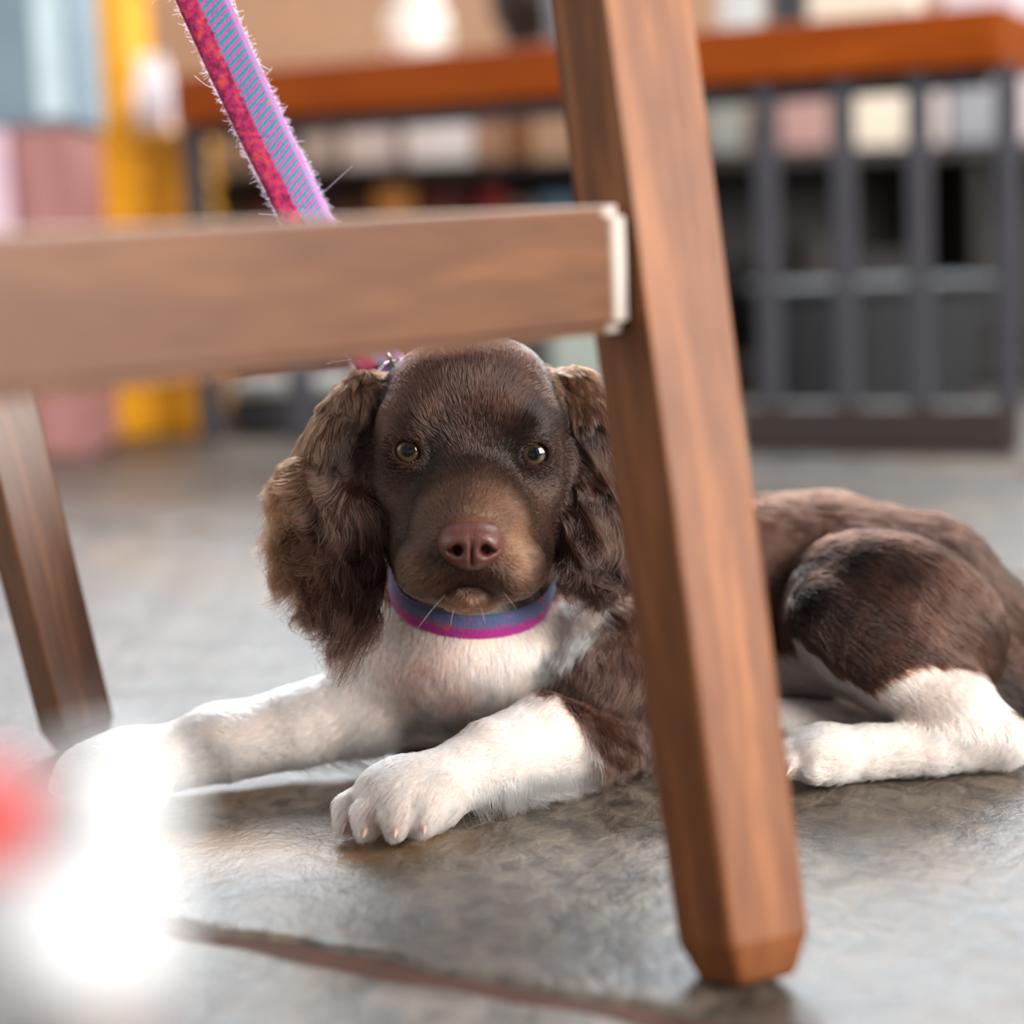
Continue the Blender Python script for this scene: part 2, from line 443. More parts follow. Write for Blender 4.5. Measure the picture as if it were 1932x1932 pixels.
# =================================================================== PUPPY  (signed-distance modelling -> one mesh)
class Prim:
    pass
def smin(a, b, k):
    h = np.maximum(k - np.abs(a - b), 0) / k
    return np.minimum(a, b) - h * h * k * 0.25
def smax(a, b, k):
    return -smin(-a, -b, k)
def rcone(a, b, ra, rb):
    a, b = np.asarray(a, float), np.asarray(b, float)
    ba = b - a; L2 = ba @ ba
    def f(p):
        pa = p - a
        t = np.clip((pa @ ba) / L2, 0, 1)
        return np.linalg.norm(pa - t[..., None] * ba, axis=-1) - (ra + (rb - ra) * t)
    m = max(ra, rb)
    return f, np.minimum(a, b) - m, np.maximum(a, b) + m
def ellip(c, r, R=None):
    c, r = np.asarray(c, float), np.asarray(r, float)
    R = np.eye(3) if R is None else np.asarray(R, float)      # rows = local axes in world
    def f(p):
        q = (p - c) @ R.T
        k0 = np.linalg.norm(q / r, axis=-1); k1 = np.linalg.norm(q / (r * r), axis=-1) + 1e-9
        return k0 * (k0 - 1) / k1
    e = np.sqrt(((R.T * r) ** 2).sum(1))
    return f, c - e, c + e
CAMR = np.stack([CR, CU, -Fw])      # local axes: image right, image up, towards camera
def rot_cam(roll=0.0, yaw=0.0, pitch=0.0):
    """camera axes turned: roll clockwise in the image (deg), yaw to the image right, pitch down"""
    r, y, p = map(math.radians, (roll, yaw, pitch))
    Rz = np.array([[math.cos(r), -math.sin(r), 0], [math.sin(r), math.cos(r), 0], [0, 0, 1]])
    Ry = np.array([[math.cos(y), 0, -math.sin(y)], [0, 1, 0], [math.sin(y), 0, math.cos(y)]])
    Rx = np.array([[1, 0, 0], [0, math.cos(p), math.sin(p)], [0, -math.sin(p), math.cos(p)]])
    return Rx @ Ry @ Rz @ CAMR
PR = []
def add(shape, k=0.012, op='u', part='body', flow=None):
    q = Prim(); q.f, q.lo, q.hi = shape; q.k, q.op, q.part, q.flow = k, op, part, flow
    PR.append(q)
def E(px, py, d, rx, ry, rz, R=None, **kw):
    s = d / FP
    flow = kw.pop('flow', None)
    add(ellip(P(px, py, d), (rx * s, ry * s, rz), R if R is not None else CAMR), flow=flow, **kw)
def K(a, b, **kw):
    pa, pb = P(*a[:3]), P(*b[:3])
    add(rcone(pa, pb, a[3] * a[2] / FP, b[3] * b[2] / FP), flow=(pb - pa) / np.linalg.norm(pb - pa), **kw)
def chain(pts, **kw):
    segs, fls = [], []
    for a, b in zip(pts[:-1], pts[1:]):
        pa, pb = P(*a[:3]), P(*b[:3])
        segs.append(rcone(pa, pb, a[3] * a[2] / FP, b[3] * b[2] / FP)); fls.append((pb - pa) / np.linalg.norm(pb - pa))
    def f(p):
        d = segs[0][0](p)
        for s_ in segs[1:]: d = smin(d, s_[0](p), 0.0025)
        return d
    def flow(p):
        ds = np.stack([s_[0](p) for s_ in segs]); w = np.exp(-(ds - ds.min(0)) / 0.008)
        return (w[..., None] * np.array(fls)[:, None, :]).sum(0) / w.sum(0)[:, None]
    add((f, np.min([s_[1] for s_ in segs], 0), np.max([s_[2] for s_ in segs], 0)), flow=flow, **kw)

# --- trunk
tail_dir = np.array([0.95, 0.25, -0.25])
chain([(960, 1150, 1.085, 150), (1130, 1150, 1.10, 178), (1300, 1125, 1.115, 186), (1540, 1108, 1.125, 176), (1710, 1150, 1.125, 182), (1835, 1250, 1.12, 165)], k=0.02, part='body')
E(890, 1235, 1.055, 205, 150, 0.055, k=0.02, part='chest', flow=np.array([0, 0.1, -1.0]))
E(1140, 1265, 1.045, 130, 150, 0.045, k=0.02, part='body', flow=np.array([0.35, 0, -0.9]))      # near shoulder
E(1480, 1230, 1.10, 150, 100, 0.05, k=0.03, part='belly', flow=np.array([0.6, 0, -0.5]))
# --- neck
K((897, 905, 1.055, 125), (893, 1110, 1.055, 142), k=0.015, part='neck')
K((893, 1110, 1.055, 142), (893, 1200, 1.06, 175), k=0.02, part='chest')
NECK_END = len(PR)
# --- far foreleg (image left)
chain([(735, 1240, 1.055, 95), (690, 1335, 1.05, 88)], k=0.02, part='leg')
chain([(690, 1335, 1.05, 84), (560, 1372, 1.04, 74), (425, 1405, 1.03, 66), (330, 1428, 1.02, 58), (255, 1440, 1.012, 58)], k=0.006, part='leg')
E(415, 1378, 1.018, 42, 26, 0.012, k=0.02, part='leg', flow=-CR)
# --- near foreleg (image right)
chain([(1150, 1270, 1.03, 100), (1165, 1395, 1.02, 72)], k=0.02, part='leg')
chain([(1140, 1405, 1.005, 66), (1030, 1398, 0.985, 84), (930, 1432, 0.965, 72), (835, 1478, 0.948, 60), (790, 1495, 0.94, 60)], k=0.01, part='leg')
# --- hind leg lying on the floor
E(1685, 1175, 1.055, 208, 166, 0.044, R=rot_cam(roll=22), k=0.016, part='thigh', flow=0.75 * CR - 0.65 * CU)
chain([(1545, 1165, 1.022, 60), (1690, 1270, 1.015, 72), (1800, 1338, 1.01, 68)], k=0.02, part='leg')
chain([(1800, 1338, 1.01, 66), (1885, 1392, 1.005, 46)], k=0.012, part='leg')
chain([(1885, 1398, 1.005, 46), (1760, 1412, 1.0, 48), (1640, 1420, 0.997, 50), (1575, 1424, 0.993, 50)], k=0.012, part='leg')
# other hind foot showing behind
chain([(1700, 1365, 1.06, 40), (1580, 1368, 1.055, 42), (1450, 1362, 1.05, 44)], k=0.006, part='leg')
# pale leg tucked below the chest
chain([(900, 1405, 1.10, 30), (770, 1392, 1.10, 30)], k=0.004, part='leg')
# rump / tail
K((1900, 1235, 1.14, 45), (2030, 1330, 1.17, 22), k=0.02, part='body')

# --- paws
def paw(c, d, fwd, R, w, toes_len, z_r, part='leg'):
    """metacarpal pad + four toes; c pixel of paw centre, fwd = image direction of the toes"""
def toe(a, b, k=0.0035):
    K(a, b, k=k, part='paw')
# near paw: toes point to the lower left of the image
E(765, 1505, 0.938, 92, 66, 0.026, R=rot_cam(roll=12), k=0.012, part='paw', flow=-0.8 * CR - 0.6 * CU)
toe((745, 1478, 0.950, 36), (668, 1528, 0.938, 33)); toe((668, 1528, 0.938, 33), (655, 1551, 0.934, 24))
toe((760, 1492, 0.935, 38), (702, 1536, 0.922, 34)); toe((702, 1536, 0.922, 34), (694, 1560, 0.918, 24))
toe((785, 1498, 0.928, 38), (752, 1535, 0.914, 34)); toe((752, 1535, 0.914, 34), (748, 1560, 0.911, 24))
toe((835, 1495, 0.928, 36), (803, 1534, 0.917, 33)); toe((803, 1534, 0.917, 33), (797, 1556, 0.914, 22))
# far paw
E(215, 1448, 1.006, 105, 58, 0.026, R=rot_cam(roll=-8), k=0.012, part='paw', flow=-CR - 0.3 * CU)
for (x0, y0, d0), (x1, y1, d1) in (((205, 1440, 1.02), (128, 1478, 1.012)), ((215, 1446, 1.005), (160, 1490, 0.995)),
                                   ((250, 1448, 0.995), (215, 1494, 0.984)), ((300, 1448, 0.995), (290, 1492, 0.984))):
    toe((x0, y0, d0, 34), (x1, y1, d1, 28))
# hind paw, toes to the image left
E(1545, 1424, 0.99, 62, 50, 0.022, k=0.01, part='paw', flow=-CR)
for (x1, y1, d1, r1) in ((1497, 1398, 0.995, 25), (1488, 1420, 0.984, 25), (1498, 1444, 0.977, 25), (1540, 1454, 0.972, 22)):
    toe((1560, 1425, 0.985, 34), (x1, y1, d1, r1))

# --- head
HEAD0 = len(PR)
E(889, 812, 1.005, 158, 150, 0.055, k=0.02, part='head')
E(889, 740, 1.0, 112, 84, 0.045, k=0.03, part='head')
for s in (-1, 1):
    X = lambda u: 889 + s * u
    E(X(102), 806, 0.974, 60, 44, 0.023, R=rot_cam(roll=s * -6), k=0.016, part='head')               # brow
    E(X(118), 905, 0.993, 70, 88, 0.034, k=0.018, part='head')              # cheek
    E(X(52), 992, 0.948, 62, 66, 0.028, k=0.016, part='head')                # muzzle side
    E(X(70), 1066, 0.930, 68, 58, 0.027, R=rot_cam(roll=s * 14), k=0.009, part='head')    # flew
    E(X(100), 1030, 0.975, 52, 84, 0.030, k=0.014, part='head')             # jaw corner
K((889, 885, 0.972, 58), (889, 1000, 0.916, 48), k=0.02, part='head')       # bridge
E(889, 1040, 0.925, 64, 52, 0.026, k=0.012, part='head')                    # nose base
E(884, 1118, 0.937, 60, 36, 0.026, k=0.004, part='head')                    # chin
E(888, 1085, 0.975, 105, 62, 0.035, k=0.012, part='head')                   # lower jaw
# --- ears (leather flaps; the long hair comes later)
EFL = np.array([-0.18, -0.05, -1.0])
E(676, 790, 0.998, 52, 92, 0.012, R=rot_cam(roll=12, yaw=-25), k=0.014, part='ear', flow=EFL)
E(634, 905, 0.992, 70, 130, 0.012, R=rot_cam(roll=4, yaw=-22), k=0.014, part='ear', flow=EFL)
E(652, 1018, 0.984, 64, 106, 0.012, R=rot_cam(roll=-14, yaw=-20), k=0.012, part='ear', flow=EFL)
EFR = np.array([0.12, -0.05, -1.0])
E(1092, 780, 1.0, 50, 86, 0.012, R=rot_cam(roll=-14, yaw=25), k=0.014, part='ear', flow=EFR)
E(1120, 900, 0.993, 56, 120, 0.012, R=rot_cam(roll=-4, yaw=22), k=0.014, part='ear', flow=EFR)
E(1112, 992, 0.985, 62, 88, 0.012, R=rot_cam(roll=8, yaw=16), k=0.012, part='ear', flow=EFR)

def sdf_pts(p, prims=None):
    p = np.asarray(p, float)
    f = np.full(p.shape[:-1], 0.06)
    for q in (PR if prims is None else prims):
        d = q.f(p)
        f = smin(f, d, q.k) if q.op == 'u' else smax(f, -d, q.k)
    return f
def surface_depth(px, py, prims=None):
    ds = np.linspace(0.86, 1.1, 900)
    pts = np.stack([P(px, py, d) for d in ds])
    f = sdf_pts(pts, prims)
    i = np.argmax(f < 0)
    return ds[i]
NOSE_D = surface_depth(889, 1025)
# --- eye sockets and lids
EYES = []
for (ex, ey) in ((773, 851), (1006, 857)):
    d0 = surface_depth(ex, ey)
    side = 1 if ex > 889 else -1
    ER = 0.0104
    c = P(ex, ey, d0 + ER - 0.0026)
    ax = CAMR[2] * 0.97 + CR * 0.20 * side; ax /= np.linalg.norm(ax)
    EYES.append((c, ax, side, ER, d0))
    add(ellip(c, (ER + 0.0021,) * 3), k=0.006, part='lid')
for (c, ax, side, ER, d0) in EYES:
    R = rot_cam(yaw=0, roll=-6 * side)
    add(ellip(c + CAMR[2] * ER * 0.8 - CU * 0.0004, (0.0072, 0.0054, 0.014), R), k=0.0012, op='s', part='lid')
    add(ellip(c, (ER + 0.0002,) * 3), k=0.0006, op='s', part='lid')

# --- sample on a graded grid (fine at the head) and extract by surface nets
def graded(lo, hi, f0, f1, fine, coarse):
    a = list(np.arange(f0, f1, fine))
    l = list(np.arange(f0 - coarse, lo - coarse, -coarse))[::-1]
    return np.array(l + a + list(np.arange(a[-1] + coarse, hi + coarse, coarse)))
GX = graded(-0.255, 0.335, -0.060, 0.050, 0.00115, 0.0024)
GY = graded(0.855, 1.26, 0.88, 0.975, 0.00115, 0.0025)
GZ = graded(-0.01, 0.245, 0.085, 0.225, 0.00115, 0.0022)
F = np.full((len(GX), len(GY), len(GZ)), 0.06, np.float32)
for q in PR:
    mg = q.k + 0.006
    ix = [np.searchsorted(G, (q.lo[i] - mg, q.hi[i] + mg)) for i, G in enumerate((GX, GY, GZ))]
    sl = tuple(slice(max(a - 1, 0), b + 1) for a, b in ix)
    xx, yy, zz = np.meshgrid(GX[sl[0]], GY[sl[1]], GZ[sl[2]], indexing='ij')
    if xx.size == 0: continue
    d = q.f(np.stack([xx, yy, zz], -1)).astype(np.float32)
    F[sl] = smin(F[sl], d, q.k) if q.op == 'u' else smax(F[sl], -d, q.k)
# nothing reaches below the flagstones
F = np.maximum(F, (0.0006 - GZ)[None, None, :].astype(np.float32))
print('field', F.shape, round(time.time() - T0, 1))
def surface_nets(F, gx, gy, gz):
    ins = F < 0
    s = [slice(None, -1), slice(1, None)]
    cnt = sum(ins[s[a], s[b], s[c]].astype(np.int8) for a in (0, 1) for b in (0, 1) for c in (0, 1))
    act = (cnt > 0) & (cnt < 8)
    ci = np.argwhere(act)
    idx = np.full(act.shape, -1, np.int64); idx[act] = np.arange(len(ci))
    acc = np.zeros((len(ci), 3)); num = np.zeros(len(ci))
    G = [gx, gy, gz]
    for ax in range(3):
        o1, o2 = [i for i in range(3) if i != ax]
        for u in (0, 1):
            for v in (0, 1):
                a = ci.copy(); a[:, o1] += u; a[:, o2] += v
                b = a.copy(); b[:, ax] += 1
                fa, fb = F[tuple(a.T)], F[tuple(b.T)]
                m = (fa < 0) != (fb < 0)
                t = np.where(m, fa / np.where(m, fa - fb, 1), 0)
                p = np.stack([G[i][a[:, i]] for i in range(3)], -1)
                p[:, ax] += t * (G[ax][b[:, ax]] - G[ax][a[:, ax]])
                acc[m] += p[m]; num[m] += 1
    V = acc / num[:, None]
    Q = []
    for ax in range(3):
        o1, o2 = [(1, 2), (2, 0), (0, 1)][ax]
        lo = [slice(None)] * 3; hi = [slice(None)] * 3
        lo[ax] = slice(None, -1); hi[ax] = slice(1, None)
        A, B = ins[tuple(lo)], ins[tuple(hi)]
        e = np.argwhere(A != B)
        e = e[(e[:, o1] > 0) & (e[:, o2] > 0) & (e[:, o1] < F.shape[o1] - 1) & (e[:, o2] < F.shape[o2] - 1)]
        def cell(du, dv):
            c = e.copy(); c[:, o1] -= du; c[:, o2] -= dv
            return idx[tuple(c.T)]
        q = np.stack([cell(1, 1), cell(0, 1), cell(0, 0), cell(1, 0)], -1)
        fl = ~A[tuple(e.T)]
        q[fl] = q[fl][:, ::-1]
        Q.append(q)
    Q = np.concatenate(Q)
    return V, Q[(Q >= 0).all(1)]
V, Q = surface_nets(F, GX, GY, GZ)
del F
def smooth_verts(V, Q, it=2, lam=0.5):
    n = len(V)
    ed = np.concatenate([Q[:, [0, 1]], Q[:, [1, 2]], Q[:, [2, 3]], Q[:, [3, 0]]])
    for _ in range(it):
        acc = np.zeros_like(V); cn = np.zeros(n)
        for i in range(3):
            acc[:, i] = np.bincount(ed[:, 0], V[ed[:, 1], i], n) + np.bincount(ed[:, 1], V[ed[:, 0], i], n)
        cn = np.bincount(ed[:, 0], minlength=n) + np.bincount(ed[:, 1], minlength=n)
        V = V + lam * (acc / np.maximum(cn, 1)[:, None] - V)
    return V
V = smooth_verts(V, Q, 2)
# keep the largest connected piece only
print('mesh', len(V), len(Q), round(time.time() - T0, 1))
def quad_normals(V, Q):
    fn = np.cross(V[Q[:, 2]] - V[Q[:, 0]], V[Q[:, 3]] - V[Q[:, 1]])
    vn = np.zeros_like(V)
    for k in range(4):
        for i in range(3):
            vn[:, i] += np.bincount(Q[:, k], fn[:, i], len(V))
    return fn, vn / (np.linalg.norm(vn, axis=1, keepdims=True) + 1e-12)
FN, VN = quad_normals(V, Q)

# --- per-vertex: which part, hair flow
parts = ['body', 'chest', 'belly', 'neck', 'leg', 'paw', 'thigh', 'head', 'ear', 'lid']
W = {p: np.zeros(len(V)) for p in parts}
FLOW = np.zeros_like(V)
nose_pt = P(889, 1020, NOSE_D - 0.004)
for q in PR:
    if q.op != 'u': continue
    w = np.exp(-np.maximum(q.f(V), 0) / 0.005)
    W[q.part] = np.maximum(W[q.part], w)
    if q.part in ('head', 'lid'):
        fl = V - nose_pt; fl /= np.linalg.norm(fl, axis=1, keepdims=True) + 1e-9
        fl = fl + 0.35 * Fw
        FLOW += 0.3 * w[:, None] * fl
    elif callable(q.flow):
        FLOW += w[:, None] * q.flow(V)
    elif q.flow is not None:
        FLOW += w[:, None] * (q.flow / np.linalg.norm(q.flow))
tot = sum(W.values()) + 1e-6
for p in parts: W[p] = W[p] / tot
FLOW -= VN * (FLOW * VN).sum(1, keepdims=True)
FLOW /= np.linalg.norm(FLOW, axis=1, keepdims=True) + 1e-9

# --- smooth noise helpers
class Wob:
    def __init__(s, freq, seed, n=6):
        r = np.random.default_rng(seed)
        d = r.normal(size=(n, 3)); d /= np.linalg.norm(d, axis=1, keepdims=True)
        s.k = d * (freq * r.uniform(0.6, 1.5, n))[:, None]; s.ph = r.uniform(0, 6.28, (n, 3)); s.n = n
    def vec(s, p):
        a = p @ s.k.T
        return np.stack([np.sin(a + s.ph[:, i]).sum(-1) for i in range(3)], -1) / math.sqrt(s.n)
    def val(s, p):
        return np.sin(p @ s.k.T + s.ph[:, 0]).sum(-1) / math.sqrt(s.n)
def in_poly(x, y, poly):
    poly = np.asarray(poly, float); r = np.zeros(x.shape, bool); j = len(poly) - 1
    for i in range(len(poly)):
        xi, yi, xj, yj = *poly[i], *poly[j]
        r ^= ((yi > y) != (yj > y)) & (x < (xj - xi) * (y - yi) / (yj - yi + 1e-12) + xi)
        j = i
    return r
# --- coat colour of a point (world): the pied pattern of the coat
B_DARK, B_MID, B_TAN = srgb(21, 11, 8), srgb(63, 38, 28), srgb(122, 84, 60)
WHITE, CREAM, PINK, SKINB = srgb(222, 216, 210), srgb(212, 196, 180), srgb(192, 146, 132), srgb(70, 40, 34)
wobA, wobB, wobC = Wob(260, 1), Wob(70, 2), Wob(900, 3)
CHEST_POLY = [(600, 1120), (1020, 1105), (1090, 1130), (1132, 1165), (1128, 1212), (1075, 1245), (1035, 1275), (1018, 1312),
              (1062, 1322), (1098, 1372), (1135, 1425), (1165, 1462), (1250, 1476), (1250, 1640), (40, 1640), (40, 1250), (560, 1120)]
HIND_POLY = [(1395, 1236), (1470, 1205), (1492, 1198), (1540, 1236), (1590, 1275), (1640, 1303), (1680, 1280), (1730, 1260), (1800, 1256), (1850, 1266),
             (1875, 1305), (1905, 1345), (1990, 1385), (1990, 1560), (1395, 1560)]
def coat(p, wear, whead):
    """wear / whead = how far the point belongs to the ears / head; returns rgb, is_white"""
    x, y, d = proj(p)
    n1 = wobA.val(p); n2 = wobB.val(p); n3 = wobC.val(p)
    xx = x + 6 * n1 + 3 * n3; yy = y + 6 * wobA.val(p + 0.31) + 3 * n3
    hd = (wear + whead) > 0.5
    white = (in_poly(xx, yy, CHEST_POLY) & ~hd) | in_poly(xx, yy, HIND_POLY)
    t = np.clip(0.45 + 0.28 * n2 + 0.2 * n1, 0, 1)[:, None]
    c = B_DARK * (1 - t) + B_MID * t
    # tan muzzle and chin
    mz = np.exp(-(((x - 905) / 95) ** 2 + ((y - 965) / 60) ** 2)) * 0.4
    mz = np.maximum(mz, np.exp(-(((x - 974) / 26) ** 2 + ((y - 1030) / 66) ** 2)) * 0.75)
    mz = np.maximum(mz, np.exp(-(((x - 884) / 48) ** 2 + ((y - 1140) / 24) ** 2)) * 0.85)
    mz = np.maximum(mz, np.exp(-(((x - 800) / 40) ** 2 + ((y - 1080) / 40) ** 2)) * 0.25)
    mz = np.where(hd & (wear < 0.4) & (d < 0.99), mz, 0)[:, None]
    c = c * (1 - mz) + B_TAN * mz
    w = np.clip(0.5 + 0.35 * n2 + 0.2 * n1, 0, 1)[:, None]
    cw = WHITE * (1 - 0.45 * w) + CREAM * 0.45 * w
    pk = np.exp(-(((x - 790) / 80) ** 2 + ((y - 1270) / 70) ** 2)) * 0.6
    pk = np.maximum(pk, np.exp(-(((x - 860) / 50) ** 2 + ((y - 1330) / 60) ** 2)) * 0.7)
    pk = np.maximum(pk, np.exp(-(((x - 1490) / 60) ** 2 + ((y - 1270) / 50) ** 2)) * 0.8)
    pk = np.maximum(pk, np.exp(-(((x - 690) / 60) ** 2 + ((y - 1200) / 50) ** 2)) * 0.35)
    pk = np.maximum(pk, np.exp(-(((x - 720) / 60) ** 2 + ((y - 1545) / 30) ** 2)) * 0.45)
    pk = np.maximum(pk, np.exp(-(((x - 1660) / 70) ** 2 + ((y - 1340) / 26) ** 2)) * 0.5)
    pk = pk[:, None]
    cw = cw * (1 - pk) + PINK * pk
    return np.where(white[:, None], cw, c), white

# --- body mesh
DOG0 = Vector((0.02, 1.02, 0.0))
wear_v, whead_v = W['ear'], W['head'] + W['lid']
vc, vwhite = coat(V, wear_v, whead_v)
skin = np.where(vwhite[:, None], vc * np.array([0.93, 0.80, 0.75]), vc * 1.15)
for (c, ax, side, ER, d0) in EYES:
    e = np.linalg.norm(V - c, axis=1)
    m = np.clip(1 - (e - ER - 0.0005) / 0.0036, 0, 1)[:, None]
    skin = skin * (1 - m) + srgb(44, 26, 22) * m
me = bpy.data.meshes.new('puppy')
me.vertices.add(len(V)); me.vertices.foreach_set('co', (V - np.array(DOG0)).astype(np.float32).ravel())
me.loops.add(len(Q) * 4); me.loops.foreach_set('vertex_index', Q.astype(np.int32).ravel())
me.polygons.add(len(Q)); me.polygons.foreach_set('loop_start', np.arange(0, len(Q) * 4, 4, dtype=np.int32))
me.update(); me.validate()
at = me.attributes.new('coat', 'FLOAT_COLOR', 'POINT')
at.data.foreach_set('color', np.hstack([skin, np.ones((len(V), 1))]).astype(np.float32).ravel())
m, nt, b = new_mat('puppy_skin')
an = nt.nodes.new('ShaderNodeAttribute'); an.attribute_name = 'coat'
nt.links.new(an.outputs['Color'], b.inputs['Base Color'])
b.inputs['Roughness'].default_value = 0.8
b.inputs['Specular IOR Level'].default_value = 0.08
puppy = link_mesh('puppy', me, m, None, True)
puppy.location = DOG0
tag(puppy, 'brown and white spaniel puppy lying on the slate floor looking at the camera', 'dog')
def under(o):
    """parent to the puppy, keeping world-space coordinates baked in the mesh"""
    o.parent = puppy
    o.location = -DOG0
    return o

# --- eyes
m, nt, b = new_mat('puppy_eye')
N, L = nt.nodes, nt.links
tc = N.new('ShaderNodeTexCoord')
sx = N.new('ShaderNodeSeparateXYZ'); L.new(tc.outputs['Object'], sx.inputs[0])
mu = N.new('ShaderNodeMath'); mu.operation = 'ARCCOSINE'
dv = N.new('ShaderNodeMath'); dv.operation = 'DIVIDE'; dv.inputs[1].default_value = EYES[0][3]
L.new(sx.outputs['Z'], dv.inputs[0]); L.new(dv.outputs[0], mu.inputs[0])
nz = N.new('ShaderNodeTexNoise'); nz.inputs['Scale'].default_value = 900; L.new(tc.outputs['Object'], nz.inputs['Vector'])
ad = N.new('ShaderNodeMath'); ad.operation = 'MULTIPLY_ADD'; ad.inputs[1].default_value = 0.10
L.new(nz.outputs['Fac'], ad.inputs[0]); L.new(mu.outputs[0], ad.inputs[2])
r = N.new('ShaderNodeValToRGB')
r.color_ramp.elements[0].position, r.color_ramp.elements[0].color = 0.0, (0.002, 0.002, 0.003, 1)
r.color_ramp.elements[1].position, r.color_ramp.elements[1].color = 1.0, C4(205, 195, 190)
for pos, col in ((0.34, (0.002, 0.002, 0.003, 1)), (0.39, C4(50, 39, 26)), (0.50, C4(76, 61, 41)), (0.60, C4(60, 46, 32)), (0.66, C4(28, 18, 14)), (0.74, C4(90, 62, 58))):
    e = r.color_ramp.elements.new(pos); e.color = col
L.new(ad.outputs[0], r.inputs['Fac']); L.new(r.outputs['Color'], b.inputs['Base Color'])
b.inputs['Roughness'].default_value = 0.5
b.inputs['Specular IOR Level'].default_value = 0.0
b.inputs['Coat Weight'].default_value = 1.0; b.inputs['Coat Roughness'].default_value = 0.015
EYEM = m
for (c, ax, side, ER, d0) in EYES:
    bm = bmesh.new(); bmesh.ops.create_uvsphere(bm, u_segments=40, v_segments=28, radius=ER)
    o = from_bm('eye', bm, EYEM, None, True)
    look = CAMR[2] * 1.0 + CR * 0.03 * side; look = look / np.linalg.norm(look)
    o.parent = puppy
    o.matrix_local = Matrix.Translation(Vector(c) - DOG0) @ Vector(look).to_track_quat('Z', 'Y').to_matrix().to_4x4()

# --- nose leather
def sdf_mesh(name, prims, lo, hi, h, mat, it=2):
    gx, gy, gz = (np.arange(lo[i], hi[i], h) for i in range(3))
    X_, Y_, Z_ = np.meshgrid(gx, gy, gz, indexing='ij')
    f = sdf_pts(np.stack([X_, Y_, Z_], -1), prims)
    v, q = surface_nets(f, gx, gy, gz)
    v = smooth_verts(v, q, it)
    me = bpy.data.meshes.new(name); me.from_pydata(v.tolist(), [], q.tolist())
    return link_mesh(name, me, mat, None, True)
NP = len(PR)
nd = NOSE_D
E(889, 1016, nd + 0.004, 50, 33, 0.0125, k=0.003)
for s in (-1, 1):
    E(889 + s * 30, 1028, nd + 0.004, 28, 30, 0.0120, k=0.006)
    E(889 + s * 40, 1024, nd + 0.008, 14, 25, 0.010, k=0.005)
E(889, 1052, nd + 0.006, 31, 24, 0.010, k=0.008)
for s in (-1, 1):
    E(889 + s * 26, 1038, nd - 0.006, 9.5, 10.5, 0.009, k=0.003, op='s')
    K((889 + s * 30, 1042, nd - 0.006, 5), (889 + s * 47, 1034, nd - 0.001, 4), k=0.003, op='s')
E(889, 1062, nd - 0.008, 1.6, 30, 0.0055, k=0.002, op='s')
nprims = PR[NP:]; del PR[NP:]
m, nt, b = new_mat('puppy_nose')
N, L = nt.nodes, nt.links
vo = N.new('ShaderNodeTexVoronoi'); vo.inputs['Scale'].default_value = 1100
tc = N.new('ShaderNodeTexCoord'); L.new(tc.outputs['Object'], vo.inputs['Vector'])
bp = N.new('ShaderNodeBump'); bp.inputs['Strength'].default_value = 0.35; bp.inputs['Distance'].default_value = 0.0006
L.new(vo.outputs['Distance'], bp.inputs['Height']); L.new(bp.outputs['Normal'], b.inputs['Normal'])
b.inputs['Base Color'].default_value = C4(92, 54, 47)
b.inputs['Roughness'].default_value = 0.34
b.inputs['Subsurface Weight'].default_value = 0.1
b.inputs['Subsurface Radius'].default_value = (0.003, 0.001, 0.0007)
nc = P(889, 1030, nd)
nose = under(sdf_mesh('nose', nprims, nc - 0.026, nc + 0.026, 0.0006, m))
nose['label'] = 'reddish brown nose'

# =================================================================== FUR
def hair_obj(name, pts, rad, col, mat, parent):
    """pts (n,k,3) world, rad (n,k), col (n,3)"""
    n, k, _ = pts.shape
    hc = bpy.data.hair_curves.new(name)
    hc.add_curves([k] * n)
    hc.attributes['position'].data.foreach_set('vector', pts.astype(np.float32).ravel())
    ra = hc.attributes.get('radius') or hc.attributes.new('radius', 'FLOAT', 'POINT')
    ra.data.foreach_set('value', rad.astype(np.float32).ravel())
    ca = hc.attributes.new('coat', 'FLOAT_COLOR', 'POINT')
    cc = np.ones((n, k, 4), np.float32); cc[..., :3] = col[:, None, :] if col.ndim == 2 else col
    ca.data.foreach_set('color', cc.ravel())
    hc.materials.append(mat)
    o = bpy.data.objects.new(name, hc); COL.objects.link(o)
    if parent is puppy: under(o)
    elif parent: o.parent = parent
    return o
def fur_material(name):
    m, nt, b = new_mat(name)
    N, L = nt.nodes, nt.links
    N.remove(b)
    an = N.new('ShaderNodeAttribute'); an.attribute_name = 'coat'
    h = N.new('ShaderNodeBsdfHairPrincipled'); h.parametrization = 'COLOR'
    L.new(an.outputs['Color'], h.inputs['Color'])
    h.inputs['Roughness'].default_value = 0.32
    h.inputs['Radial Roughness'].default_value = 0.55
    h.inputs['IOR'].default_value = 1.5
    out = [n for n in N if n.type == 'OUTPUT_MATERIAL'][0]
    L.new(h.outputs[0], out.inputs['Surface'])
    return m
FURM = fur_material('puppy_fur')
FAREA = np.linalg.norm(FN, axis=1) * 0.5
CAMDIR = CO - V.mean(0)
def sample(n, wv):
    """n roots on the body, faces weighted by area * mean vertex weight"""
    w = FAREA * wv[Q].mean(1)
    cs = np.cumsum(w); f = np.searchsorted(cs, RNG.uniform(0, cs[-1], n)); f = np.minimum(f, len(Q) - 1)
    u, v = RNG.uniform(size=(2, n, 1))
    q = Q[f]
    bw = [(1 - u) * (1 - v), u * (1 - v), u * v, (1 - u) * v]
    def ip(a): return sum(bw[i] * (a[q[:, i]] if a.ndim == 2 else a[q[:, i]][:, None]) for i in range(4))
    return ip
wobH = Wob(420, 11); wobL = Wob(300, 12); wobF = Wob(95, 13)
wobS = Wob(130, 14)
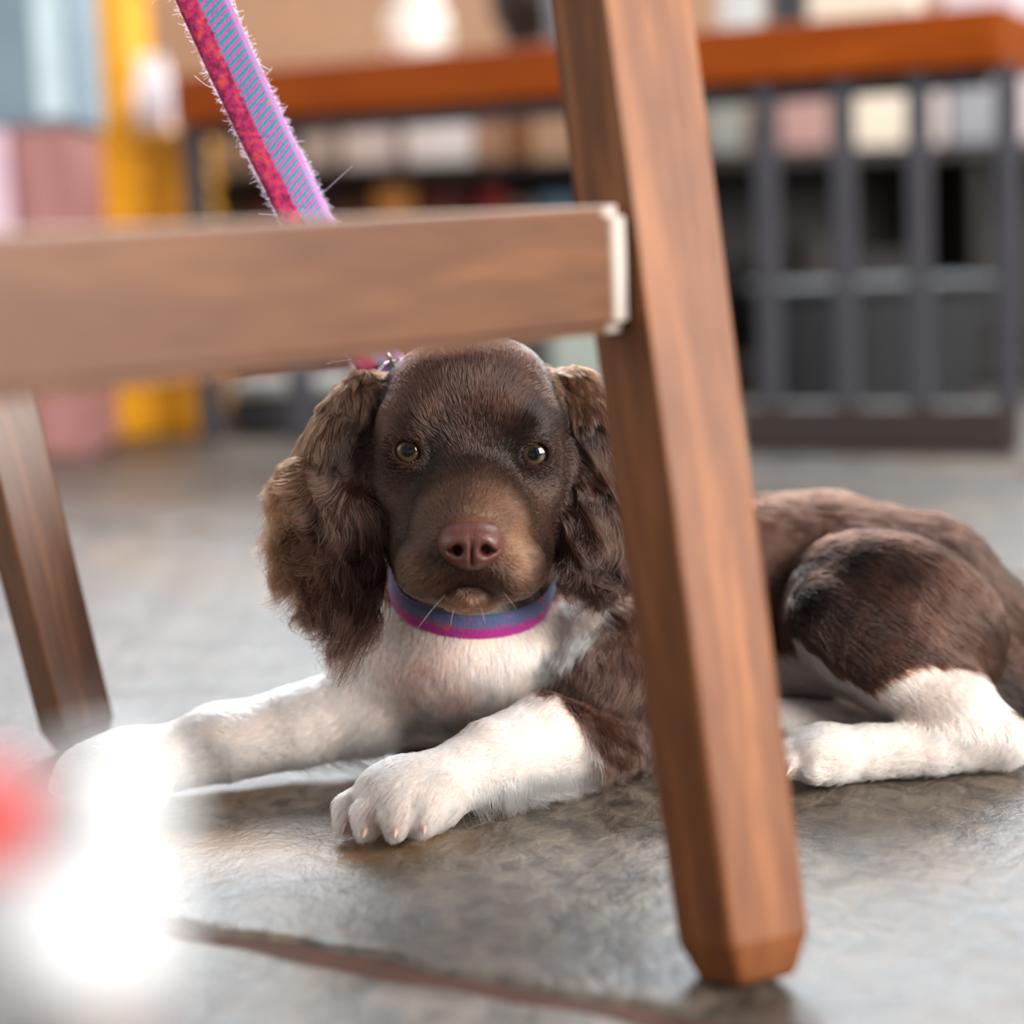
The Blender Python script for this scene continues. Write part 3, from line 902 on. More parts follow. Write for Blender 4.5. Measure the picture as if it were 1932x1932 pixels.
def strands(root, nrm, flow, length, lift, k, jitter, wave, grav, lay=0.6, lenvar=0.35, wob=None):
    wob = wob or wobS
    n = len(root)
    L_ = (length * RNG.uniform(1 - lenvar, 1 + lenvar * 0.6, n))[:, None]
    fl = flow + jitter * RNG.normal(size=(n, 3)) + 0.15 * wobF.vec(root)
    fl -= nrm * (fl * nrm).sum(1, keepdims=True); fl /= np.linalg.norm(fl, axis=1, keepdims=True) + 1e-9
    li = (lift * RNG.uniform(0.6, 1.4, n))[:, None]
    out = np.zeros((n, k, 3))
    out[:, 0] = root - nrm * 0.0006
    for i in range(1, k):
        s = i / (k - 1)
        p = root + L_ * s * (np.cos(li) * fl) + L_ * (np.sin(li) * s * (1 - lay * s)) * nrm
        p = p + np.array([0, 0, -1.0]) * (grav * L_ * s * s)
        if np.any(wave):
            p = p + (wave * s ** 0.8)[:, None] * wob.vec(p) + (0.35 * wave * s)[:, None] * wobH.vec(p)
        out[:, i] = p
    return out
def clump(pts, step, amount, power=1.4):
    n = len(pts); g = RNG.choice(n, max(n // step, 1), replace=False)
    gr = pts[g, 0]
    from mathutils import kdtree
    kd = kdtree.KDTree(len(g))
    for i, p in enumerate(gr): kd.insert(p, i)
    kd.balance()
    near = np.fromiter((kd.find(p)[1] for p in pts[:, 0]), int, n)
    gp = pts[g][near]
    s = np.linspace(0, 1, pts.shape[1])[None, :, None] ** power
    am = amount * RNG.uniform(0.5, 1.0, (n, 1, 1))
    tgt = gp + (pts[:, :1] - gp[:, :1]) * (1 - 0.85 * s)
    return pts + (tgt - pts) * am * s
def radii(n, k, r0, r1):
    return (np.linspace(1, 0, k)[None] ** 0.7 * (r0 - r1) + r1) * RNG.uniform(0.75, 1.25, (n, 1))
VX, VY, VD = proj(V)
toward = (VN * ((CO - V) / np.linalg.norm(CO - V, axis=1, keepdims=True))).sum(1)
vis = np.clip(0.55 + 1.2 * toward, 0.25, 1.0)
above = np.clip((V[:, 2] - 0.002) / 0.004, 0.05, 1)
eyeclear = np.ones(len(V))
for (c, ax, side, ER, d0) in EYES:
    eyeclear *= np.clip((np.linalg.norm(V - c, axis=1) - ER - 0.0018) / 0.003, 0, 1)
noseclear = np.clip((np.sqrt(((VX - 889) / 56) ** 2 + ((VY - 1025) / 46) ** 2) - 0.95) / 0.15, 0, 1)
noseclear = np.where(VD < NOSE_D + 0.02, noseclear, 1)

def dress(name, n, wv, length_fn, lift, k, jitter, wave, grav, r0, r1, clumpn=0, clumpa=0.0, lay=0.6, bright=0.16):
    ip = sample(n, wv)
    root, nrm, flow = ip(V), ip(VN), ip(FLOW)
    nrm /= np.linalg.norm(nrm, axis=1, keepdims=True); flow /= np.linalg.norm(flow, axis=1, keepdims=True) + 1e-9
    wear, whd = ip(wear_v)[:, 0], ip(whead_v)[:, 0]
    col, white = coat(root, wear, whd)
    length = length_fn(root, ip)
    pts = strands(root, nrm, flow, length, lift, k, jitter, np.full(n, wave) if np.isscalar(wave) else wave, grav, lay)
    if clumpn: pts = clump(pts, clumpn, clumpa)
    pts[..., 2] = np.maximum(pts[..., 2], 0.0008)
    col = col * (1 + bright * RNG.normal(size=(n, 1))).clip(0.5, 1.7)
    col = np.minimum(col, 0.93)
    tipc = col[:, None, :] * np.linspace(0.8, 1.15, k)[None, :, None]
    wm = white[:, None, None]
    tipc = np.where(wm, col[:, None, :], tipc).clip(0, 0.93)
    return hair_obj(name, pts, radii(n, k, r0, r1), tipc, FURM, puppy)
NS = 1.0
whd = np.clip(W['head'] + W['lid'], 0, 1)
# short face coat
def len_head(root, ip):
    x, y, d = proj(root)
    t = np.clip((y - 780) / 200, 0, 1)
    l = 0.0085 * (1 - t) + 0.0060 * t
    for (c, ax, side, ER, d0) in EYES:
        l = l * np.clip((np.linalg.norm(root - c, axis=1) - ER) / 0.011, 0.35, 1)
    l = l * np.clip(np.sqrt(((x - 889) / 56) ** 2 + ((y - 1025) / 46) ** 2) - 0.6, 0.3, 1)
    return l
face_w = np.where((W['ear'] < 0.45), whd, 0) * eyeclear * noseclear * vis
f = dress('face_fur', int(130000 * NS), face_w, len_head, 0.5, 5, 0.22, 0.0003, 0.0, 0.00014, 0.00003, 9, 0.5, bright=0.28)
tag(f, kind='stuff')
# body, neck and thigh coat
body_w = (W['body'] + W['thigh'] + W['neck'] + W['chest'] + W['belly']) * (W['ear'] < 0.3) * vis * above
def len_body(root, ip):
    x, y, d = proj(root)
    ch = in_poly(x, y, CHEST_POLY)
    return np.where(ch, 0.0075, 0.013) + 0.003 * np.clip(wobB.val(root), -1, 1)
f = dress('body_fur', int(110000 * NS), body_w, len_body, 0.36, 6, 0.18, 0.0008, 0.05, 0.00016, 0.00003, 14, 0.6, bright=0.2)
tag(f, kind='stuff')
# legs and paws
leg_w = (W['leg'] + W['paw']) * vis * above
def len_leg(root, ip):
    return 0.0065 + 0.0 * root[:, 0]
f = dress('leg_fur', int(110000 * NS), leg_w, len_leg, 0.45, 5, 0.2, 0.0002, 0.05, 0.00014, 0.00003, 10, 0.45, bright=0.06)
tag(f, kind='stuff')
sh = in_poly(VX, VY, [(1020, 1225), (1140, 1170), (1270, 1150), (1290, 1470), (1200, 1475), (1120, 1400), (1060, 1318), (1015, 1310)]) & (VD < 1.09)
SAVE0 = FLOW.copy()
FLOW = np.tile(np.array([-0.35, -0.2, -0.75]), (len(V), 1)); FLOW -= VN * (FLOW * VN).sum(1, keepdims=True); FLOW /= np.linalg.norm(FLOW, axis=1, keepdims=True) + 1e-9
f = dress('shoulder_fur', 9000, sh * np.clip(toward + 0.3, 0, 1), lambda r_, ip: 0.017 + 0 * r_[:, 0], 0.35, 8, 0.25, 0.0022, 0.1, 0.00016, 0.00003, 30, 0.7, bright=0.2)
tag(f, kind='stuff')
FLOW = SAVE0
# feathering under the near foreleg
x_, y_, d_ = VX, VY, VD
fe = np.exp(-(((VX - 1010) / 110) ** 2 + ((VY - 1478) / 26) ** 2)) * (W['leg'] > 0.4) * (VD < 1.0) + 0.5 * np.exp(-(((VX - 1150) / 60) ** 2 + ((VY - 1462) / 14) ** 2)) * (VD < 1.03)
fe += 0.35 * np.exp(-(((VX - 640) / 60) ** 2 + ((VY - 1440) / 20) ** 2)) * (W['leg'] > 0.4)
SAVE = FLOW.copy()
FLOW = np.tile(np.array([0.35, -0.25, -0.9]), (len(V), 1)); FLOW -= VN * (FLOW * VN).sum(1, keepdims=True); FLOW /= np.linalg.norm(FLOW, axis=1, keepdims=True) + 1e-9
f = dress('leg_feathering', 2600, fe, lambda r_, ip: 0.017 + 0 * r_[:, 0], 0.35, 7, 0.25, 0.0022, 0.25, 0.00013, 0.00002, 16, 0.7, bright=0.05)
tag(f, kind='stuff')
FLOW = SAVE
# ears: long wavy locks
ear_w = (W['ear'] > 0.35) * W['ear'] * np.clip(0.6 + toward, 0.3, 1)
def len_ear(root, ip):
    x, y, d = proj(root)
    t = np.clip((y - 720) / 380, 0, 1)
    side = np.clip((660 - x) / 90, 0, 1)
    return 0.014 + np.where(x < 889, 0.021, 0.012) * t + 0.012 * side * np.clip(1 - np.abs(y - 900) / 160, 0, 1)
ewx = W['ear']
n = int(46000 * NS)
ip = sample(n, ear_w)
root, nrm, flow = ip(V), ip(VN), ip(FLOW)
nrm /= np.linalg.norm(nrm, axis=1, keepdims=True)
ex, ey, ed = proj(root)
# combing: hair hangs, and blows outwards to the image left on the left ear's outer edge
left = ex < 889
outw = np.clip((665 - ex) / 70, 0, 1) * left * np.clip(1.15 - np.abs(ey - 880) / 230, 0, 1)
flow = flow + (-CR)[None] * (1.3 * outw)[:, None] + CR[None] * (0.35 * np.clip((ex - 1100) / 80, 0, 1) * ~left)[:, None]
flow /= np.linalg.norm(flow, axis=1, keepdims=True) + 1e-9
wv = 0.0036 * np.clip((ey - 760) / 220, 0.2, 1.2)
wobE = Wob(240, 21); wobE2 = Wob(330, 22)
flow = flow + 0.45 * wobE.vec(root) + 0.3 * CR[None] * np.where(left, -1, 1)[:, None]
flow /= np.linalg.norm(flow, axis=1, keepdims=True) + 1e-9
el = len_ear(root, ip) * (1 + 0.35 * np.clip(wobE2.val(root), -1.2, 1.2))
pts = strands(root, nrm, flow, el, 0.5 + 0.15 * np.clip(wobE.val(root), -1, 1), 13, 0.2, wv, 0.15, 0.5, wob=wobL)
pts = clump(pts, 60, 0.85, 0.9); pts = clump(pts, 9, 0.3)
col, _ = coat(root, np.ones(n), np.zeros(n))
lite = np.clip(outw * 0.9 + 0.55 * np.clip((800 - ey) / 90, 0, 1), 0, 0.9)[:, None] * RNG.uniform(0.3, 1, (n, 1))  # back light painted into the hair colour: paler outer left fringe and ear tops
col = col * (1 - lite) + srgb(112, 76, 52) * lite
col = (col * (1 + 0.22 * RNG.normal(size=(n, 1))).clip(0.5, 1.8)).clip(0, 0.8)
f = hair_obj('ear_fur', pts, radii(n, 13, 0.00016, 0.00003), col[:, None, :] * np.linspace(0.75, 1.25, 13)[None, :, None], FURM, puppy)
tag(f, kind='stuff')
# whiskers
wp, wr = [], []
for (x0, y0), (x1, y1) in (((852, 1110), (780, 1197)), ((830, 1075), (800, 1110)), ((845, 1095), (806, 1100)), ((930, 1100), (975, 1150)), ((945, 1085), (1000, 1120)), ((835, 1060), (770, 1075)), ((948, 1068), (1012, 1080)), ((860, 1140), (850, 1180)), ((905, 1140), (915, 1176))):
    a = P(x0, y0, surface_depth(x0, y0) + 0.001); bpt = P(x1, y1, 0.915)
    t = np.linspace(0, 1, 8)[:, None]
    wp.append(a + (bpt - a) * t + np.array([0, 0, 0.004]) * (t * (1 - t)))
    wr.append(np.linspace(0.00022, 0.00005, 8))
f = hair_obj('whiskers', np.array(wp), np.array(wr), np.tile(srgb(225, 215, 205), (len(wp), 1)), FURM, puppy)
tag(f, kind='stuff')
# claws
CLAW = plain('claw', srgb(196, 160, 148), 0.35, var=0.1, scale=200)
for (x0, y0, d0, x1, y1) in ((655, 1553, 0.926, 646, 1570), (692, 1562, 0.910, 684, 1577), (748, 1563, 0.903, 744, 1578), (800, 1558, 0.906, 800, 1571), (1480, 1424, 0.976, 1468, 1436), (1492, 1448, 0.968, 1482, 1460)):
    a, b_ = P(x0, y0, d0 + 0.003), P(x1, y1, d0 - 0.001)
    a[2] = max(a[2], 0.004); b_[2] = max(b_[2], 0.0022)
    o = tube_mesh('claw', [a + (b_ - a) * t - np.array([0, 0, 0.0012]) * t * t for t in np.linspace(0, 1, 6)], [0.0013, 0.0013, 0.0012, 0.001, 0.0007, 0.0003], CLAW, None, 8)
    under(o)
print('fur', round(time.time() - T0, 1))

# =================================================================== COLLAR AND LEASH
def tweed(name, leash=True):
    """woven tweed webbing: u across 0..1, v along in metres (UV map)"""
    m, nt, b = new_mat(name)
    N, L = nt.nodes, nt.links
    uv = N.new('ShaderNodeUVMap'); uv.uv_map = 'weave'
    sp = N.new('ShaderNodeSeparateXYZ'); L.new(uv.outputs[0], sp.inputs[0])
    tc = N.new('ShaderNodeTexCoord')
    def noise(sc, det=3):
        n = N.new('ShaderNodeTexNoise'); n.inputs['Scale'].default_value = sc; n.inputs['Detail'].default_value = det
        L.new(tc.outputs['Object'], n.inputs['Vector']); return n
    def math_(op, a, b_=None, c=None):
        n = N.new('ShaderNodeMath'); n.operation = op
        for i, x in enumerate((a, b_, c)):
            if x is None: continue
            if isinstance(x, (int, float)): n.inputs[i].default_value = x
            else: L.new(x, n.inputs[i])
        return n.outputs[0]
    def mix(f, a, b_):
        n = N.new('ShaderNodeMix'); n.data_type = 'RGBA'
        for i, x in ((0, f), (6, a), (7, b_)):
            if isinstance(x, tuple): n.inputs[i].default_value = x
            elif isinstance(x, (int, float)): n.inputs[i].default_value = x
            else: L.new(x, n.inputs[i])
        return n.outputs[2]
    fine, mid, big = noise(900, 2), noise(260, 3), noise(45, 2)
    r = N.new('ShaderNodeValToRGB'); e = r.color_ramp.elements          # crimson / magenta / orange heather
    e[0].position, e[0].color = 0.35, C4(116, 16, 58)
    e[1].position, e[1].color = 0.72, C4(196, 72, 42)
    x = e.new(0.5); x.color = C4(168, 26, 92)
    L.new(mid.outputs['Fac'], r.inputs['Fac'])
    heather = r.outputs['Color']
    teal, pink, lav = C4(16, 140, 146), C4(186, 74, 158), C4(190, 140, 198)
    u, v = sp.outputs['X'], sp.outputs['Y']
    if leash:
        ph = math_('ADD', math_('MULTIPLY', v, 2 * math.pi / 0.0038), math_('MULTIPLY', u, -17.0))
        st = math_('SINE', math_('ADD', ph, math_('MULTIPLY', mid.outputs['Fac'], 1.6)))
        f = math_('GREATER_THAN', math_('ADD', st, math_('MULTIPLY', math_('SUBTRACT', fine.outputs['Fac'], 0.5), 1.4)), -0.05)
        stripe = mix(f, pink, teal)
        stripe = mix(math_('GREATER_THAN', big.outputs['Fac'], 0.66), stripe, C4(214, 100, 70))
        s1 = N.new('ShaderNodeMapRange'); s1.inputs[1].default_value = 0.36; s1.inputs[2].default_value = 0.42
        L.new(math_('ADD', u, math_('MULTIPLY', math_('SUBTRACT', mid.outputs['Fac'], 0.5), 0.08)), s1.inputs[0])
        col = mix(s1.outputs[0], heather, stripe)
        s2 = N.new('ShaderNodeMapRange'); s2.inputs[1].default_value = 0.84; s2.inputs[2].default_value = 0.90
        L.new(u, s2.inputs[0])
        edge = mix(math_('GREATER_THAN', fine.outputs['Fac'], 0.52), pink, teal)
        col = mix(s2.outputs[0], col, mix(0.45, edge, lav))
    else:
        s1 = N.new('ShaderNodeMapRange'); s1.inputs[1].default_value = 0.42; s1.inputs[2].default_value = 0.60
        L.new(math_('ADD', u, math_('MULTIPLY', math_('SUBTRACT', mid.outputs['Fac'], 0.5), 0.5)), s1.inputs[0])
        blue = mix(math_('GREATER_THAN', fine.outputs['Fac'], 0.5), C4(52, 110, 134), C4(112, 82, 140))
        blue = mix(math_('GREATER_THAN', mid.outputs['Fac'], 0.66), blue, C4(196, 70, 110))
        mag = mix(math_('GREATER_THAN', big.outputs['Fac'], 0.68), C4(164, 30, 128), C4(205, 62, 52))
        col = mix(s1.outputs[0], mag, blue)
    L.new(col, b.inputs['Base Color'])
    b.inputs['Roughness'].default_value = 0.9
    b.inputs['Sheen Weight'].default_value = 0.5; b.inputs['Sheen Roughness'].default_value = 0.4
    b.inputs['Sheen Tint'].default_value = (1.0, 0.75, 0.95, 1)
    bp = N.new('ShaderNodeBump'); bp.inputs['Strength'].default_value = 0.6; bp.inputs['Distance'].default_value = 0.0008
    L.new(fine.outputs['Fac'], bp.inputs['Height']); L.new(bp.outputs['Normal'], b.inputs['Normal'])
    return m
def strap(name, path, across, half_w, half_t, mat, closed=False, n=20):
    """flat webbing with rounded edges; across = unit width direction per point"""
    path, across = np.asarray(path), np.asarray(across)
    m_ = len(path)
    tg = np.gradient(path, axis=0) if not closed else (np.roll(path, -1, 0) - np.roll(path, 1, 0))
    tg /= np.linalg.norm(tg, axis=1, keepdims=True)
    ac = across - tg * (across * tg).sum(1, keepdims=True); ac /= np.linalg.norm(ac, axis=1, keepdims=True)
    nn = np.cross(tg, ac)
    th = np.linspace(0, 2 * math.pi, n, endpoint=False)
    cu = np.sign(np.cos(th)) * np.abs(np.cos(th)) ** 0.55; cv = np.sign(np.sin(th)) * np.abs(np.sin(th)) ** 0.75
    Vv = path[:, None] + half_w * cu[None, :, None] * ac[:, None] + half_t * cv[None, :, None] * nn[:, None]
    sl = np.concatenate([[0], np.cumsum(np.linalg.norm(np.diff(path, axis=0), axis=1))])
    U = np.stack(np.broadcast_arrays((cu[None] + 1) / 2, sl[:, None]), -1).reshape(-1, 2)
    idx = np.arange(m_ * n).reshape(m_, n)
    a = idx if closed else idx[:-1]
    nx = np.roll(idx, -1, 0) if closed else idx[1:]
    fs = np.stack([a, np.roll(a, -1, 1), np.roll(nx, -1, 1), nx], -1).reshape(-1, 4).tolist()
    if not closed: fs += [idx[0][::-1].tolist(), idx[-1].tolist()]
    me = bpy.data.meshes.new(name); me.from_pydata(Vv.reshape(-1, 3).tolist(), [], fs)
    uvl = me.uv_layers.new(name='weave')
    li = np.zeros(len(me.loops), np.int32); me.loops.foreach_get('vertex_index', li)
    uvl.data.foreach_set('uv', U[li].astype(np.float32).ravel())
    return link_mesh(name, me, mat, None, True), path, ac, nn
METAL = plain('clip_metal', srgb(205, 208, 210), 0.22, 1.0, var=0.04)
# collar: an ellipse around the neck, pushed out to lie on the coat
nk = [q for q in PR if q.part in ('neck', 'chest') and q.op == 'u']
cc0 = P(893, 1092, 1.045)
fr = P(888, 1200, 0.992) - cc0; sd_ = P(1046, 1106, 1.04) - cc0
sd_ -= fr * (sd_ @ fr) / (fr @ fr)
ths = np.linspace(0, 2 * math.pi, 96, endpoint=False)
ax_ = np.cross(sd_, fr); ax_ /= np.linalg.norm(ax_)
if ax_ @ CU < 0: ax_ = -ax_
cp = []
for t in ths:
    dr = math.cos(t) * sd_ / np.linalg.norm(sd_) + math.sin(t) * fr / np.linalg.norm(fr)
    rr = np.linspace(0.01, 0.075, 260)
    fv = sdf_pts(cc0 + rr[:, None] * dr, nk)
    i = np.argmax(fv > 0.0035) if (fv > 0.0035).any() else 150
    cp.append(rr[i])
cp = np.array(cp)
lim = 1 / np.sqrt((np.cos(ths) / 0.0435) ** 2 + (np.sin(ths) / 0.058) ** 2)
cp = np.minimum(np.maximum(cp, 0.030), lim)
for _ in range(6): cp = (np.roll(cp, 1) + cp * 2 + np.roll(cp, -1)) / 4
path = np.stack([cc0 + r_ * (math.cos(t) * sd_ / np.linalg.norm(sd_) + math.sin(t) * fr / np.linalg.norm(fr)) for r_, t in zip(cp, ths)])
COLLM = tweed('collar_tweed', False)
crow = empty('dog_collar', tuple(path[24])); tag(crow, 'purple and teal tweed collar around the puppy’s neck'.replace('’', "'"), 'collar')
band, _, bac, bnn = strap('band', path, np.tile(ax_, (96, 1)), 0.0075, 0.0018, COLLM, closed=True)
band.parent = crow; band.location = -Vector(crow.location)
rc = path[72] + np.array([0, 0, 0.004])
# leash
lp = [P(742, 742, 1.052), P(728, 708, 1.046), P(672, 600, 1.035), P(628, 512, 1.025), P(585, 430, 1.015), P(540, 336, 1.005), P(497, 250, 0.995), P(440, 128, 0.985), P(382, 0, 0.975), P(290, -230, 0.96), P(190, -520, 0.945), P(110, -800, 0.93)]
lp = np.array(lp)
t_ = np.linspace(0, len(lp) - 1, 260)
path = np.stack([np.interp(t_, np.arange(len(lp)), lp[:, i]) for i in range(3)], -1)
for _ in range(14): path[1:-1] = (path[:-2] + 2 * path[1:-1] + path[2:]) / 4
acr = np.tile(0.88 * CR + 0.42 * CU + 0.28 * Fw, (len(path), 1))
leash = empty('dog_leash', tuple(path[0])); tag(leash, 'fuzzy pink and teal tweed dog leash rising behind the chair rail', 'leash')
LEASHM = tweed('leash_tweed', True)
webbing, wpath, wac, wnn = strap('webbing', path, acr, 0.0128, 0.0030, LEASHM)
webbing.parent = leash; webbing.location = -Vector(leash.location)
# stitched seam along the right third
sm_ = tube_mesh('seam', wpath[::2] + wac[::2] * 0.0066 + (-wnn[::2] if (wnn[100] @ (CO - wpath[100])) < 0 else wnn[::2]) * 0.0024, 0.0005, plain('seam_thread', srgb(38, 92, 110), 0.9), leash, 6)
sm_.location = -Vector(leash.location)
# metal ring and trigger clip at the back of the neck
cpt = P(742, 706, 1.04)
ring = tube_mesh('clip_ring', [cpt + 0.0085 * (math.cos(a) * (0.8 * CR + 0.5 * Fw) + math.sin(a) * CU * 0.9) for a in np.linspace(0, 2 * math.pi, 28, endpoint=False)], 0.0013, METAL, leash, 8, closed=True)
ring.location = -Vector(leash.location)
hk = tube_mesh('clip_hook', [P(726, 652, 1.03), P(731, 664, 1.03), P(737, 678, 1.031), P(742, 690, 1.034), P(756, 693, 1.036), P(772, 682, 1.037), P(760, 676, 1.036), P(745, 678, 1.034)], [0.0006, 0.0011, 0.0014, 0.0014, 0.0013, 0.0012, 0.001, 0.0008], METAL, leash, 8)
hk.location = -Vector(leash.location)
# wool fuzz of the webbing
nf = 15000
ti = RNG.uniform(0, len(wpath) - 1.01, nf); i0 = ti.astype(int); fr_ = (ti - i0)[:, None]
pp = wpath[i0] * (1 - fr_) + wpath[i0 + 1] * fr_
uu = np.sign(RNG.normal(size=nf)) * np.where(RNG.uniform(size=nf) < 0.6, RNG.uniform(0.8, 1.0, nf), RNG.uniform(0, 0.9, nf))
sgn = np.sign(RNG.normal(size=nf))
rt = pp + wac[i0] * (uu * 0.0126)[:, None] + wnn[i0] * (sgn * 0.0026 * (1 - np.abs(uu) ** 3))[:, None]
dr = wac[i0] * (uu ** 3)[:, None] + wnn[i0] * (sgn * 0.5 * (1 - np.abs(uu) ** 3))[:, None] + 0.7 * RNG.normal(size=(nf, 3)); dr /= np.linalg.norm(dr, axis=1, keepdims=True)
ln_ = 0.0016 * RNG.uniform(0.4, 1.3, nf) * np.where(RNG.uniform(size=nf) < 0.012, 4.5, 1.0)
cv_ = RNG.normal(size=(nf, 3))
pts = np.stack([rt + (ln_ * s)[:, None] * (dr + 0.8 * s * cv_ * np.array(1.0)) for s in np.linspace(0, 1, 5)], 1)
cl = np.where((uu < -0.2)[:, None], srgb(110, 30, 66), np.where((RNG.uniform(size=nf) < 0.4)[:, None], srgb(40, 90, 100), srgb(126, 66, 116)))
cl = np.where((np.abs(uu) > 0.75)[:, None], srgb(138, 88, 132), cl)
fz = hair_obj('fuzz', pts, np.full((nf, 5), 0.00006), cl, FURM, leash)
fz.location = -Vector(leash.location); tag(fz, kind='stuff')

# =================================================================== BACKGROUND
# low bench with a thick orange-brown top on a dark steel frame
bR, bL = P(1890, 65, 2.30), P(322, 195, 2.80)
bd = (bR - bL)[:2]; blen = float(np.linalg.norm(bd)); bang = math.atan2(bd[1], bd[0])
BZ0, BZ1 = 0.461, 0.529
bench = empty('wooden_bench', ((bR[0] + bL[0]) / 2, (bR[1] + bL[1]) / 2, 0), bang)
tag(bench, 'low bench with a thick orange-brown wooden top on dark steel bars', 'bench')
ORANGE = wood('bench_top_wood', srgb(130, 54, 0), srgb(176, 84, 6), 0.5, 0.8, 'X', 0.0)
ORANGE.node_tree.nodes['Principled BSDF'].inputs['Specular IOR Level'].default_value = 0.15
STEEL = plain('dark_steel', srgb(60, 60, 68), 0.5, 0.0, var=0.1)
box('bench_top', (0, 0.13, (BZ0 + BZ1) / 2), (blen, 0.26, BZ1 - BZ0), ORANGE, bench, 0.004)
def bx_at(px):
    """bench-local x of the front edge under a pixel column"""
    best = min(np.linspace(-blen / 2, blen / 2, 600), key=lambda t: abs(proj(np.array([bench.location.x + t * math.cos(bang), bench.location.y + t * math.sin(bang), 0.25]))[0] - px))
    return float(best)
x1 = bx_at(1402)
box('frame_rail', ((x1 + blen / 2) / 2, 0.03, 0.028), (blen / 2 - x1 + 0.02, 0.06, 0.056), plain('base_rail', srgb(48, 38, 34), 0.6), bench, 0.004)
for px in (1434, 1580, 1724, 1893):
    box('steel_bar', (bx_at(px), 0.035, (0.056 + BZ0) / 2), (0.026, 0.026, BZ0 - 0.056), STEEL, bench, 0.003)
for px in (345, 520):
    box('steel_bar', (bx_at(px), 0.05, BZ0 / 2), (0.03, 0.03, BZ0), STEEL, bench, 0.003)
box('frame_apron', (0, 0.06, BZ0 - 0.012), (blen - 0.06, 0.03, 0.022), STEEL, bench, 0.002)

# long low shelf unit behind the bench
SHD = 3.35
def zpx(px, py, d): return float(P(px, py, d)[2])
shelf = empty('shelf_unit', (0.15, SHD + 0.17, 0))
tag(shelf, 'long dark shelf unit against the back of the room behind the bench', 'shelf')
SHW, SHT = 2.35, 0.408
DARKW = plain('dark_shelf_wood', srgb(28, 22, 20), 0.6, var=0.2, scale=6)
box('shelf_board', (0, 0, SHT - 0.012), (SHW, 0.36, 0.024), DARKW, shelf)
box('shelf_board', (0, 0, 0.05), (SHW, 0.36, 0.03), DARKW, shelf)
box('back_panel', (0, 0.172, SHT / 2), (SHW, 0.014, SHT - 0.03), DARKW, shelf, 0.001)
for xx in (-SHW / 2 + 0.012, 0.06, 0.66, SHW / 2 - 0.012):
    box('shelf_side', (xx, -0.004, SHT / 2 - 0.014), (0.022, 0.33, SHT - 0.03), DARKW, shelf)
box('plinth', (0, 0.02, 0.017), (SHW, 0.3, 0.034), DARKW, shelf)
def carton(name, px0, px1, ztop, z0, d, col, label, cat, group, depth=0.16, rough=0.6, lid=None):
    a, b_ = P(px0, 250, d), P(px1, 250, d)
    w = abs(b_[0] - a[0]); cx = (a[0] + b_[0]) / 2
    r = empty(name, (cx, d + depth / 2, z0)); tag(r, label, cat, group)
    mt = plain(name + '_mat', np.minimum(srgb(*col), 0.95), rough, var=0.08, scale=12)
    box('body', (0, 0, (ztop - z0) / 2), (w, depth, ztop - z0), mt, r, min(0.006, w * 0.1))
    if lid:
        box('label_panel', (0, -depth / 2 - 0.001, (ztop - z0) * 0.55), (w * 0.7, 0.002, (ztop - z0) * 0.4), plain(name + '_label', srgb(*lid), 0.6), r, 0.0005)
    return r
g1 = 'cartons on top of the dark shelf'
zt = SHT + 0.0005
for i, (a, b_, zz, col, lab) in enumerate((
        (548, 628, 0.56, (214, 206, 204), 'pale grey carton on the shelf, leftmost of the row under the bench top'),
        (650, 742, 0.57, (236, 228, 230), 'white carton on the shelf, second of the row behind the leash'),
        (765, 892, 0.58, (246, 242, 244), 'widest bright white carton on the shelf behind the bench'),
        (900, 935, 0.52, (176, 128, 104), 'narrow tan carton beside the widest white carton on the shelf'),
        (952, 1004, 0.53, (134, 84, 40), 'brown cardboard carton on the shelf left of the chair leg'),
        (1330, 1398, 0.55, (150, 152, 146), 'grey carton on the shelf just right of the chair leg'),
        (1462, 1560, 0.56, (178, 138, 132), 'pinkish carton on the shelf above the steel bars'),
        (1575, 1700, 0.57, (236, 222, 202), 'cream carton on the shelf between two steel bars'),
        (1716, 1770, 0.56, (214, 200, 196), 'small pale carton on the shelf next to the cream one'),
        (1780, 1868, 0.57, (152, 154, 162), 'blue-grey carton on the shelf near the right picture edge'),
        (1888, 1975, 0.6, (222, 204, 208), 'pale pink carton on the shelf at the right picture edge'))):
    carton('carton', a, b_, zz - 0.02, zt, SHD + 0.02, col, lab, 'box', g1)
g2 = 'goods standing in the lower shelf'
zs = 0.0655
for i, (a, b_, zz, col, lab, lid) in enumerate((
        (372, 440, 0.40, (52, 54, 60), 'dark grey tall package in the lower shelf beside the yellow crates', None),
        (452, 560, 0.39, (88, 50, 46), 'dull maroon package in the lower shelf behind the leash', (70, 40, 40)),
        (572, 640, 0.40, (66, 38, 46), 'dark plum package in the lower shelf right of the leash', None),
        (648, 692, 0.39, (88, 58, 38), 'dark brown package in the lower shelf next to the tan one', None),
        (704, 778, 0.41, (196, 140, 70), 'tan yellow package in the lower shelf below the white cartons', None),
        (788, 880, 0.40, (84, 30, 26), 'wide dark red package in the lower shelf', None),
        (902, 948, 0.40, (138, 38, 42), 'bright red narrow package in the lower shelf', None),
        (955, 996, 0.38, (120, 100, 92), 'grey-brown narrow package in the lower shelf', None),
        (1004, 1090, 0.385, (92, 118, 140), 'blue-grey package with a pale top in the lower shelf', (196, 180, 190)),
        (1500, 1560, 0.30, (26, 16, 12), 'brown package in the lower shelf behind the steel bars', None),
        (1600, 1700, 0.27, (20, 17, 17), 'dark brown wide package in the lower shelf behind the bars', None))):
    carton('package', a, b_, zz - 0.035, zs, SHD + 0.02, col, lab, 'package', g2, lid=lid)
